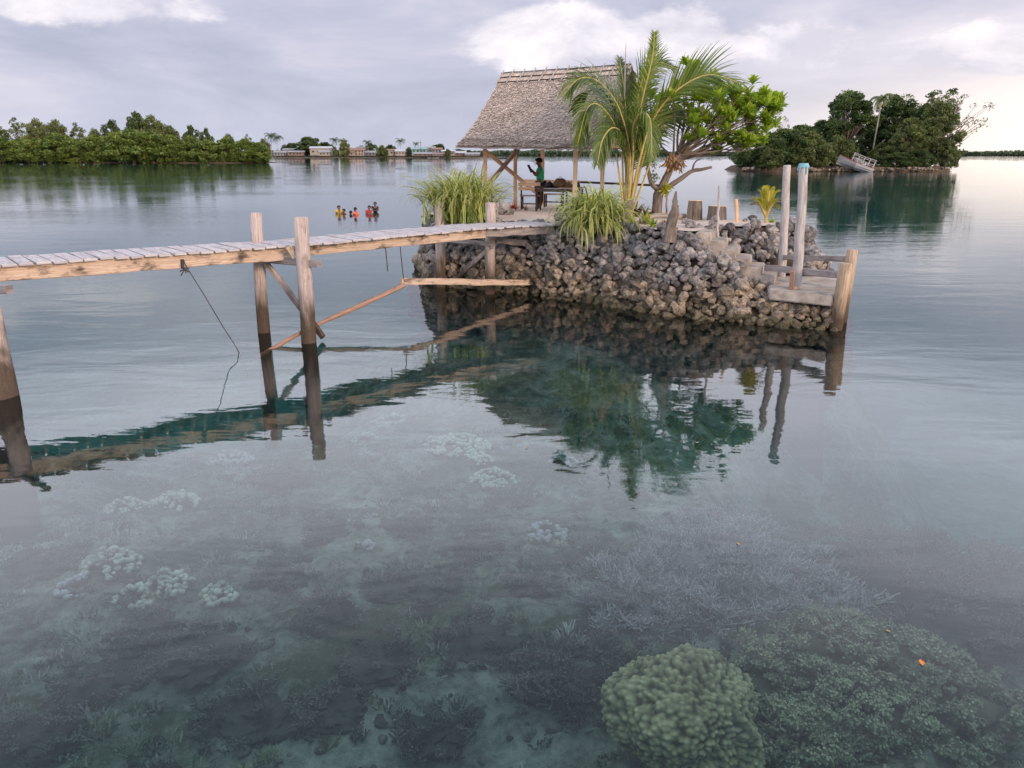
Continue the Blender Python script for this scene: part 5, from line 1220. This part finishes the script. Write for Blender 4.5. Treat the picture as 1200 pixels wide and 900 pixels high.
for sg in (-1, 1): tube(m1, [wpt(k / N, sg * max(hull(k / N)[0], .03) * 1.03, hull(k / N)[1] * .97) for k in range(N + 1)], .05, 5)
child(m1, 'rubbing_strake', 'paint_red', wr)
m1 = MB(); m1.add([wpt(.05 + .9 * k / N, sg * hull(.05 + .9 * k / N)[0] * .96, hull(.05 + .9 * k / N)[1] * .80) for k in range(N + 1) for sg in (-1, 1)], [(2 * k, 2 * k + 1, 2 * k + 3, 2 * k + 2) for k in range(N)]); child(m1, 'foredeck', 'wood_dark', wr)
m1 = MB()
for sg in (-1, 1):
    for s in np.linspace(.36, .96, 5): tube(m1, [wpt(s, sg * hull(s)[0] * .93, hull(s)[1]), wpt(s, sg * hull(s)[0] * .90, hull(s)[1] + 1.5)], .05, 5)
child(m1, 'stanchions', 'paint_white', wr, kind='stuff')
m1 = MB()
for sg in (-1, 1):
    for h_ in (.6, 1.5): tube(m1, [wpt(s, sg * hull(s)[0] * .91, hull(s)[1] + h_) for s in np.linspace(.34, .98, 9)], .055, 5)
for s in np.linspace(.30, .98, 5): tube(m1, [wpt(s, -hull(s)[0] * .9, hull(s)[1] + 1.5), wpt(s, hull(s)[0] * .9, hull(s)[1] + 1.5)], .05, 5)
child(m1, 'rail', 'paint_white', wr)
m1 = MB(); boxv = [(.42, -.6, .0), (.62, -.6, .0), (.62, .6, .0), (.42, .6, .0), (.44, -.55, .9), (.60, -.55, .9), (.60, .55, .9), (.44, .55, .9)]
m1.add([wpt(a, b, 1.35 + c) for a, b, c in boxv], [(0, 1, 5, 4), (1, 2, 6, 5), (2, 3, 7, 6), (3, 0, 4, 7), (4, 5, 6, 7)]); child(m1, 'wheelhouse', 'wall_grey', wr)
# ================================================================== people: one skinned body each
def skin_obj(name, verts, edges, radii, m_, root_i=0, sub=2, parent=None):
    me = bpy.data.meshes.new(name); me.from_pydata([tuple(v) for v in verts], edges, []); o = bpy.data.objects.new(name, me); COL.objects.link(o); me.materials.append(MATS[m_])
    sk = o.modifiers.new('skin', 'SKIN'); sk.use_smooth_shade = True; sk.branch_smoothing = .3
    if not me.skin_vertices: me.skin_vertices.new()
    sv_ = me.skin_vertices[0].data
    for i, r in enumerate(radii): sv_[i].radius = (r, r) if isinstance(r, (int, float)) else r; sv_[i].use_root = (i == root_i)
    ss = o.modifiers.new('sub', 'SUBSURF'); ss.levels = sub; ss.render_levels = sub
    if parent: o.parent = parent
    return o
def person(loc, rz, pose, clothes, label, scale=1.0):
    """pose: joints in metres in the body's own frame (facing -X ... +X is forward here)"""
    root = empty('person', loc, rz, label, 'person'); J = dict(pose); s_ = scale
    P = {}; V = []; E = []; Rr = []
    def add(k, p, r, par=None):
        P[k] = len(V); V.append(Vector(p) * s_); kf = 1.22 if max(r if isinstance(r, tuple) else (r, r)) > .03 else 1.1; Rr.append((r * s_ * kf, r * s_ * kf) if not isinstance(r, tuple) else (r[0] * s_ * kf, r[1] * s_ * kf))
        if par is not None: E.append((P[par], P[k]))
    hip = Vector(J['hip']); ch = Vector(J['chest']); nk = Vector(J['neck']); hd = Vector(J['head'])
    add('hip', hip, (.13, .105)); add('waist', hip.lerp(ch, .5), (.115, .09), 'hip'); add('chest', ch, (.145, .10), 'waist'); add('neck0', ch.lerp(nk, .7), .075, 'chest'); add('neck', nk, .048, 'neck0')
    fw = Vector(J.get('face', (1, 0, 0))).normalized(); upv = (hd - nk).normalized()
    add('jaw', nk.lerp(hd, .45) + fw * .02, .062, 'neck'); add('skull', hd + fw * .0, .088, 'jaw'); add('crown', hd + upv * .06, .070, 'skull')
    hands = {}
    for sd in ('L', 'R'):
        sh, elb, wr_ = [Vector(J[k + sd]) for k in ('sho', 'elb', 'wri')]
        add('sho' + sd, sh, .052, 'chest'); add('ua' + sd, sh.lerp(elb, .35), .048, 'sho' + sd); add('elb' + sd, elb, .038, 'ua' + sd); add('fa' + sd, elb.lerp(wr_, .35), .038, 'elb' + sd); add('wri' + sd, wr_, .025, 'fa' + sd)
        hd_ = (wr_ - elb).normalized(); side = hd_.cross(Vector((0, 0, 1)));
        if side.length < .1: side = Vector((0, 1, 0))
        side.normalize(); pn = side.cross(hd_)
        palm_ = wr_ + hd_ * .055; add('palm' + sd, palm_, (.034, .020), 'wri' + sd)
        for f in range(4):
            o_ = side * (-.027 + .018 * f); ln = (.062, .072, .068, .054)[f]; a = palm_ + hd_ * .032 + o_; b = a + (hd_ + pn * -.25).normalized() * ln * .5; c = b + (hd_ + pn * -.8).normalized() * ln * .5
            add(f'f{f}a{sd}', a, .010, 'palm' + sd); add(f'f{f}b{sd}', b, .009, f'f{f}a{sd}'); add(f'f{f}c{sd}', c, .0075, f'f{f}b{sd}')
        sg = -1; a = wr_ + hd_ * .03 + side * sg * .032; b = a + (hd_ * .7 + side * sg * .5 - pn * .3) * .045; add('t0' + sd, a, .013, 'palm' + sd); add('t1' + sd, b, .010, 't0' + sd)
        kn, an = Vector(J['kne' + sd]), Vector(J['ank' + sd]); hj = hip + (Vector(J['kne' + sd]) - hip) * .12 + Vector((0, .085 if sd == 'L' else -.085, -.04))
        add('th' + sd, hj, .088, 'hip'); add('tm' + sd, hj.lerp(kn, .5), .072, 'th' + sd); add('kne' + sd, kn, .052, 'tm' + sd); add('cf' + sd, kn.lerp(an, .3), .052, 'kne' + sd); add('ank' + sd, an, .034, 'cf' + sd)
        ff = Vector(J.get('foot', (1, 0, -.25))).normalized(); add('ft' + sd, an + ff * .09 + Vector((0, 0, -.035)), (.036, .028), 'ank' + sd); add('toe' + sd, an + ff * .17 + Vector((0, 0, -.05)), (.032, .018), 'ft' + sd)
    b = skin_obj('body', V, E, Rr, 'skin', parent=root)
    # facial features
    sdv = fw.cross(upv).normalized(); hc = hd * s_
    m1 = MB(); I, Fi = ico(2)
    nose = hc + fw * .088 * s_ - upv * .012 * s_; m1.add(I * np.array([.020, .016, .024]) * s_ + np.array(nose), Fi); lips = hc + fw * .080 * s_ - upv * .050 * s_; m1.add(I * np.array([.016, .026, .010]) * s_ + np.array(lips), Fi)
    o = m1.build('face', 'skin', root, True)
    for e in (-1, 1):
        m1 = MB(); m1.add(I * .013 * s_ + np.array(hc + fw * .078 * s_ + sdv * e * .034 * s_ + upv * .012 * s_), Fi); m1.build('eye', 'eye', root, True)
        m1 = MB(); m1.add(I * np.array([.018, .012, .030]) * s_ + np.array(hc + sdv * e * .090 * s_ - upv * .005 * s_), Fi); m1.build('ear', 'skin', root, True)
    I3, F3 = ico(3); q = I3.copy(); m1 = MB()
    for i in range(len(q)):
        p = Vector(q[i]); k = p.dot(fw); zz = p.dot(upv); rad_ = .116 if (k < .25 or zz > .45) else .080; rad_ *= (1 + .10 * mnoise.noise(p * 5)); 
        if zz < -.45: rad_ = .07
        q[i] = np.array(p * rad_ * s_)
    m1.add(q + np.array(hc + upv * .022 * s_ - fw * .012 * s_), F3)
    if J.get('bun'): m1.add(I * .045 * s_ + np.array(hc + upv * .10 * s_ + fw * .07 * s_), Fi)
    m1.build('hair', 'hair', root, True)
    # shirt and trousers follow the joints, a little larger
    sv2 = [hip * s_ + Vector((0, 0, -.03)), hip.lerp(ch, .5) * s_, ch * s_, ch.lerp(nk, .75) * s_]; se = [(0, 1), (1, 2), (2, 3)]; sr = [(.190 * s_, .165 * s_), (.175 * s_, .145 * s_), (.205 * s_, .155 * s_), (.095 * s_, .09 * s_)]
    for sd in ('L', 'R'):
        sh, elb = Vector(J['sho' + sd]) * s_, Vector(J['elb' + sd]) * s_; k = len(sv2); sv2 += [sh, sh.lerp(elb, .55)]; se += [(2, k), (k, k + 1)]; sr += [.092 * s_, .085 * s_]
    skin_obj('shirt', sv2, se, sr, clothes[0], 1, parent=root)
    tv = [hip * s_ + Vector((0, 0, .02))]; te = []; tr_ = [(.190 * s_, .160 * s_)]
    for sd in ('L', 'R'):
        kn, an = Vector(J['kne' + sd]) * s_, Vector(J['ank' + sd]) * s_; hj = hip * s_ + (kn - hip * s_) * .12 + Vector((0, .085 if sd == 'L' else -.085, -.04)) * s_; k = len(tv)
        tv += [hj, kn, kn.lerp(an, clothes[2])]; te += [(0, k), (k, k + 1), (k + 1, k + 2)]; tr_ += [.128 * s_, .095 * s_, .085 * s_]
    skin_obj('trousers', tv, te, tr_, clothes[1], 0, parent=root)
    return root
stand = dict(hip=(0, 0, .88), chest=(.01, 0, 1.18), neck=(.02, 0, 1.35), head=(.045, 0, 1.475), face=(.93, 0, -.36),
             shoL=(.01, .165, 1.28), shoR=(.01, -.165, 1.28), elbL=(.12, .20, 1.04), elbR=(.12, -.20, 1.04), wriL=(.25, .10, 1.19), wriR=(.25, -.10, 1.19),
             kneL=(.02, .09, .46), kneR=(-.01, -.09, .46), ankL=(-.01, .09, .08), ankR=(-.03, -.09, .08), bun=1)
c = D(632.5, 250, 26.0); c.z = TOP + .02
reader = person(tuple(c), math.pi - .15, stand, ('cloth_green', 'cloth_black', .9), 'person in a green shirt standing under the thatched roof, head bent over a dark book', .99)
# the book they hold
bk = empty('book', (c.x - .34, c.y + .05, c.z + 1.25), math.pi - .15, 'dark open book held up by the standing person in green', 'book')
for e, nm in ((-1, 'cover'), (1, 'cover')):
    m1 = MB(); boxm(m1, (0, 0, 0), (.022, .18, .27)); o = m1.build(nm, 'book', bk); o.location = (0, e * .075, 0); o.rotation_euler = (0, rad(28), rad(e * 14))
# bathers 50 m out
def bather(px, pyw, dY, rz, clothes, label, up=1.0, lean=0.0, s=.95):
    w = G(px, pyw, 0); w.y += dY; h0 = -.62 * up - .30
    j = dict(hip=(0, 0, h0 + .30), chest=(lean * .3, 0, h0 + .60), neck=(lean * .45, 0, h0 + .77), head=(lean * .5, 0, h0 + .895), face=(1, .1, -.05), shoL=(lean * .4, .165, h0 + .70), shoR=(lean * .4, -.165, h0 + .70),
             elbL=(.14 + lean * .4, .21, h0 + .50), elbR=(.14 + lean * .4, -.21, h0 + .50), wriL=(.34 + lean * .4, .10, h0 + .52), wriR=(.34 + lean * .4, -.10, h0 + .50),
             kneL=(.35, .12, h0 + .12), kneR=(.35, -.12, h0 + .12), ankL=(.30, .12, h0 - .28), ankR=(.30, -.12, h0 - .28))
    person(tuple(w), rz, j, (clothes, 'cloth_black', .3), label, s)
bather(397.5, 250, 0, -1.2, 'cloth_yellow', 'person in a yellow shirt sitting in the shallow water, leftmost of the bathers', .35)
bather(405, 251, .2, -2.4, 'cloth_maroon', 'person low in the water in dark red, just right of the yellow shirt', .62, .35)
bather(419, 251.5, 0, 2.9, 'cloth_orange', 'person in a bright orange shirt crouching in the water in the middle of the bathers', .42, .3)
bather(413, 252, .6, 3.0, 'cloth_maroon', 'person almost submerged left of the orange shirt, arms floating', .8, .5)
bather(433, 250.5, 0, -1.9, 'cloth_red', 'person in a red shirt sitting upright, second from the right of the bathers', .32)
bather(438.5, 249, .5, -1.4, 'cloth_black', 'person in a black shirt, rightmost and highest of the bathers', .12)
# ================================================================== reef
def bedat(px, py, guess=-2.2):
    z = guess
    for _ in range(8): p = G(px, py, z); z = bed_z(p.x, p.y)
    return Vector((p.x, p.y, z))
def head_coral(px, py, R_, hgt, m_, label, seed, level=6, lob=7.0, base=None, amp=.13):
    """rounded massive coral, covered in knobs"""
    V, F = ico(level); V = V.copy(); c = base or bedat(px, py)
    off = Vector((seed * 3.1, 1.7, 0)); R3 = []
    for i in range(len(V)):
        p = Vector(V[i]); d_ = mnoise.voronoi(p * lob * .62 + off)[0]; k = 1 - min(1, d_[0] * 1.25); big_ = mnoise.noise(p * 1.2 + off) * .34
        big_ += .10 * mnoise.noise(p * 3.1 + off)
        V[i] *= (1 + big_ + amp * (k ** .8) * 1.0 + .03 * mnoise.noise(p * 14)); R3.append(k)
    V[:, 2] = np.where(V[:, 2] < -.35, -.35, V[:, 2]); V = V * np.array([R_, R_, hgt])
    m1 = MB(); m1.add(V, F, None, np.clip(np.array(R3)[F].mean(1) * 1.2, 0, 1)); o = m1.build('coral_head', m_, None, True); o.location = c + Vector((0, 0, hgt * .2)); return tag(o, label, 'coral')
def branch_coral(px, py, rx, ry, hgt, n, m_, label, seed, bl=.11, br_=.014, base=None, name='branching_coral', rise=.0):
    rs = np.random.default_rng(seed); c = base or bedat(px, py); m1 = MB(); V, F = ico(4); V = V.copy()
    for i in range(len(V)): V[i] *= 1 + .42 * mnoise.noise(Vector(V[i]) * 1.8 + Vector((seed, 0, 0))) + .30 * mnoise.noise(Vector(V[i]) * 4.5 + Vector((seed, 0, 0)))
    def surf(a, q): 
        d_ = Vector((math.cos(a) * math.sqrt(1 - (1 - q) ** 2 if q < 1 else 1), math.sin(a) * math.sqrt(1 - (1 - q) ** 2 if q < 1 else 1), 1 - q)); f = 1 + .42 * mnoise.noise(d_ * 1.8 + Vector((seed, 0, 0))) + .30 * mnoise.noise(d_ * 4.5 + Vector((seed, 0, 0))); return Vector((d_.x * rx * f, d_.y * ry * f, d_.z * hgt * f)), d_
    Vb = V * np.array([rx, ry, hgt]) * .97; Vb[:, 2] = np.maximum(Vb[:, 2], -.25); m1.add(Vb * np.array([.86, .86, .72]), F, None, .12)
    VV = []; FF = []; RR = []; nt = max(6, n // 26)
    for j in range(nt):      # little bushes of branches with gaps between them
        q0 = rs.uniform(0, 1.0); cp, cd = surf(rs.uniform(0, 6.283), q0); tb_ = rs.uniform(.15, .62); tr_ = bl * rs.uniform(.7, 1.6); up_ = rs.uniform(-.02, .06)
        for i in range(int(26 * rs.uniform(.6, 1.3))):
            h_ = rs.normal(size=3); h_[2] = abs(h_[2]) + .25; h_ /= np.linalg.norm(h_); dv = (Vector(h_) + cd * .4).normalized(); u, v, w = frame(dv, Vector((.3, .9, .1)))
            p = cp + Vector(h_) * tr_ * .25 + Vector((rs.normal() * tr_ * .35, rs.normal() * tr_ * .35, up_)); l = tr_ * rs.uniform(.4, .9); r_ = br_ * rs.uniform(.7, 1.4); e = p + dv * l; k = len(VV)
            for q in range(4): a = q * math.pi / 2; VV.append(p - dv * .03 + (u * math.cos(a) + v * math.sin(a)) * r_)
            for q in range(4): a = q * math.pi / 2; VV.append(e + (u * math.cos(a) + v * math.sin(a)) * r_ * .75)
            for q in range(4): FF.append((k + q, k + (q + 1) % 4, k + 4 + (q + 1) % 4, k + 4 + q))
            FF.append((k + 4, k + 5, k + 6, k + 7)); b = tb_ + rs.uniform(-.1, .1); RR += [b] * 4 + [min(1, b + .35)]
    m1.add(VV, FF, None, RR); o = m1.build(name, m_, None, False); o.location = c + Vector((0, 0, -.02 + rise)); return tag(o, label, 'coral')
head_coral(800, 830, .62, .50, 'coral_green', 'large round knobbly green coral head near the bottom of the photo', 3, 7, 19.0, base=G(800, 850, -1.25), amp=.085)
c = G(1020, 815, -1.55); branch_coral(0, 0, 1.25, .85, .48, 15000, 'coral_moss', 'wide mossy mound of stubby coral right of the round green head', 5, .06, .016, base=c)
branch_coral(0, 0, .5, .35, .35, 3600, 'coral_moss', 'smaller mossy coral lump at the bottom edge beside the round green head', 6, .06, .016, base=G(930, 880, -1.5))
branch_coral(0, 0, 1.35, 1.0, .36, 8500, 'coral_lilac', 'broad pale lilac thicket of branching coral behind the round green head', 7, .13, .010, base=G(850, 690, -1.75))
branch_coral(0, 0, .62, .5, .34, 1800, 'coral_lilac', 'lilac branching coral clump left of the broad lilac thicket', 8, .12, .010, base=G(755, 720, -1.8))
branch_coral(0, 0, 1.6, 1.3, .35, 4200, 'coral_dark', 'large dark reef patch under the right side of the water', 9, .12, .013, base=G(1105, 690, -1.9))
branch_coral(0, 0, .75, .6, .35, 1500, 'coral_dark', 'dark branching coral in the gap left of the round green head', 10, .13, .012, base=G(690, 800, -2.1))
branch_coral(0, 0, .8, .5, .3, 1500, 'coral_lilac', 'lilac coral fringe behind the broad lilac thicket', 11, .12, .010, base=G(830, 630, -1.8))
def lobed_coral(c, rr, hh, n, m_, label, seed, name='cushion_coral'):
    """a cushion of many fused rounded lobes"""
    rs = np.random.default_rng(seed); m1 = MB(); V0, F0 = ico(2)
    for i in range(n):
        a = rs.uniform(0, 6.283); q = math.sqrt(rs.uniform(0, 1)); x, y = math.cos(a) * rr * q, math.sin(a) * rr * .8 * q
        if mnoise.noise(Vector((x * 4.5, y * 4.5, seed * 1.7))) < -.12: continue
        z = hh * (1 - q * q) * rs.uniform(.55, 1.1); s_ = rs.uniform(.020, .052); off = Vector((i * 1.3, seed, 0))
        V = V0.copy()
        for k in range(len(V)): V[k] *= 1 + .35 * mnoise.noise(Vector(V[k]) * 2.6 + off)
        m1.add(V * np.array([s_, s_, s_ * .8]) + np.array([x, y, z]), F0, None, .45 + .5 * rs.random() * (1 - q * .5))
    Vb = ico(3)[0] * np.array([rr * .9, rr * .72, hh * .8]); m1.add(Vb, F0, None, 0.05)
    o = m1.build(name, m_, None, True); o.location = c; return tag(o, label, 'coral')
lst = [(460, 493, .46, .13, 'pale round-lobed coral nearest the diagonal pole reflection'), (430, 517, .30, .12, 'small pale coral below and left of the palest lobed coral'), (537, 523, .66, .16, 'long pale lobed coral under the middle of the water'), (578, 563, .46, .15, 'pale cushion coral right of the long lobed coral'),
       (560, 540, .30, .12, 'little pale coral between the long lobed coral and the cushion coral'), (148, 598, .40, .14, 'pale flat coral below the left end of the bridge reflection'), (205, 590, .42, .14, 'palest rounded coral below the bridge reflection'), (132, 668, .40, .18, 'grey-topped coral at the left with a dark shaded foot'),
       (200, 686, .30, .16, 'tufted round coral right of the grey-topped one'), (160, 705, .30, .15, 'pale whitish coral below the tufted round one'), (256, 700, .24, .14, 'small pale coral right of the whitish one'), (425, 642, .18, .10, 'tiny white coral alone in the middle left of the sand'),
       (640, 625, .34, .15, 'dim coral left of the palm reflection tip'), (505, 520, .25, .10, 'small coral touching the left of the long lobed coral'), (90, 690, .26, .12, 'faint coral at the far left of the sand'), (270, 540, .45, .14, 'dim pale coral under the bridge reflection'), (660, 555, .28, .12, 'faint coral left of the tree reflection')]
for i, (px, py, rr, hh, lb) in enumerate(lst):
    c = bedat(px, py); lobed_coral(c, rr, hh * 1.4, int(1000 * rr * rr) + 30, 'coral_pale' if i < 11 else 'coral_lilac', lb, 40 + i)
dk = [(560, 760, .55), (440, 780, .5), (395, 835, .4), (500, 690, .5), (390, 625, .45), (330, 680, .4), (230, 770, .6), (120, 800, .5), (620, 690, .4), (380, 725, .45), (560, 640, .4), (470, 620, .4), (690, 660, .45), (60, 660, .5), (330, 560, .5), (640, 800, .4), (300, 840, .6), (60, 860, .5), (510, 860, .4), (600, 590, .4), (170, 745, .4), (455, 700, .4)]
pos_w = ['below the centre', 'left of bottom centre', 'near the bottom left of centre', 'in the centre', 'under the bridge pile reflection', 'left of the centre sand', 'in the lower left quarter', 'toward the bottom left corner', 'right of the centre', 'on the left-centre sand', 'above the centre', 'left of the centre, upper', 'left of the lilac clump',
         'at the far left', 'just below the bridge reflection', 'left of the dark gap coral', 'at the bottom left', 'in the bottom left corner', 'at the bottom centre', 'below the long lobed coral', 'right of the whitish coral, small', 'between two dark lumps left of the centre']
for i, ((px, py, rr), w_) in enumerate(zip(dk, pos_w)):
    c = bedat(px, py); branch_coral(px, py, rr, rr * .85, .22, int(700 * rr * 2), 'coral_dark', 'low dark coral lump on the sandy bottom ' + w_, 80 + i, .07, .012, base=c, name='low_coral')
# scattered rubble on the bed
rng = np.random.default_rng(91); mb_ = MB()
for k in range(3800):
    Y = 3.2 + 12 * rng.random() ** .8; X = rng.uniform(-.75, .75) * (Y + 2.0)
    if mnoise.noise(Vector((X * .7, Y * .7, 2))) < -.12 + .25 * rng.normal(): continue
    put_rock(mb_, (X, Y, bed_z(X, Y)), float(np.clip(rng.lognormal(-2.6, .45), .03, .20)), rng, 2)
o = mb_.build('reef_rubble', 'coral_dark'); tag(o, 'broken coral rubble strewn over the sandy sea bed', 'rubble', kind='stuff')
# small mixed coral growth between the named heads
rng = np.random.default_rng(123); mb_ = MB(); cnt = 0
while cnt < 1300:
    Y = 3.3 + 13 * rng.random() ** .85; X = rng.uniform(-.78, .62) * (Y + 2.0)
    q = mnoise.noise(Vector((X * .55, Y * .55, 9))) + .4 * mnoise.noise(Vector((X * 1.7, Y * 1.7, 4)))
    if q < .02 + .18 * rng.normal(): continue
    cnt += 1; mi_ = int(rng.choice([0, 1, 2, 3], p=[.36, .40, .16, .08])); sc_ = float(np.clip(rng.lognormal(-.2, .35), .4, 1.4)); z0 = bed_z(X, Y)
    VV = []; FF = []; br0 = rng.uniform(.2, .8)
    for k in range(int(rng.integers(18, 46))):      # little twiggy tufts
        a = rng.uniform(0, 6.28); rr = .13 * sc_ * math.sqrt(rng.random()); p = Vector((X + math.cos(a) * rr, Y + math.sin(a) * rr, z0 - .01)); h_ = Vector((math.cos(a) * rr * 5 + rng.normal() * .35, math.sin(a) * rr * 5 + rng.normal() * .35, .8)).normalized()
        u, v, w = frame(h_, Vector((.3, .9, .1))); e = p + h_ * (.085 * sc_ * rng.uniform(.5, 1.2)); n0 = len(VV)
        for q in range(3): t_ = q * 2.094; VV.append(p + (u * math.cos(t_) + v * math.sin(t_)) * .012)
        for q in range(3): t_ = q * 2.094; VV.append(e + (u * math.cos(t_) + v * math.sin(t_)) * .009)
        for q in range(3): FF.append((n0 + q, n0 + (q + 1) % 3, n0 + 3 + (q + 1) % 3, n0 + 3 + q))
    mb_.add(VV, FF, None, br0, mi_)
o = mb_.build('mixed_coral', ['coral_moss', 'coral_dark', 'coral_lilac', 'coral_pale']); tag(o, 'countless small coral tufts growing between the larger heads on the sea bed', 'coral', kind='stuff')
# floating leaves
for i, (px, py, lb) in enumerate(((618, 525, 'small orange leaf floating left of the tree reflection'), (1080, 776, 'brightest orange leaf floating at the lower right'), (1040, 739, 'dull yellow leaf floating above the bright orange one'), (648, 420, 'orange leaf floating in the reflection of the stone wall'),
                                  (865, 637, 'tan leaf floating over the lilac coral'), (717, 393, 'tiny orange leaf floating near the foot of the stone wall'), (830, 603, 'tiny pale leaf floating right of the palm reflection'))):
    c = G(px, py, .006); m1 = MB(); a = i * 1.3; s = (.026, .042, .024, .022, .026, .018, .016)[i]
    V = []
    for k in range(7):
        t_ = k / 6; w = s * .45 * math.sin(math.pi * min(.97, max(.03, t_))); V += [(s * (2 * t_ - 1), -w, .004 * math.sin(t_ * 5)), (s * (2 * t_ - 1), 0, 0), (s * (2 * t_ - 1), w, .006 * math.sin(t_ * 4))]
    m1.add(V, [(3 * k + e, 3 * k + e + 1, 3 * k + e + 4, 3 * k + e + 3) for k in range(6) for e in (0, 1)]); o = m1.build('floating_leaf', 'leaf_orange' if i == 1 else 'leaf_tan'); o.location = c; o.rotation_euler = (0, 0, a); tag(o, lb, 'leaf')
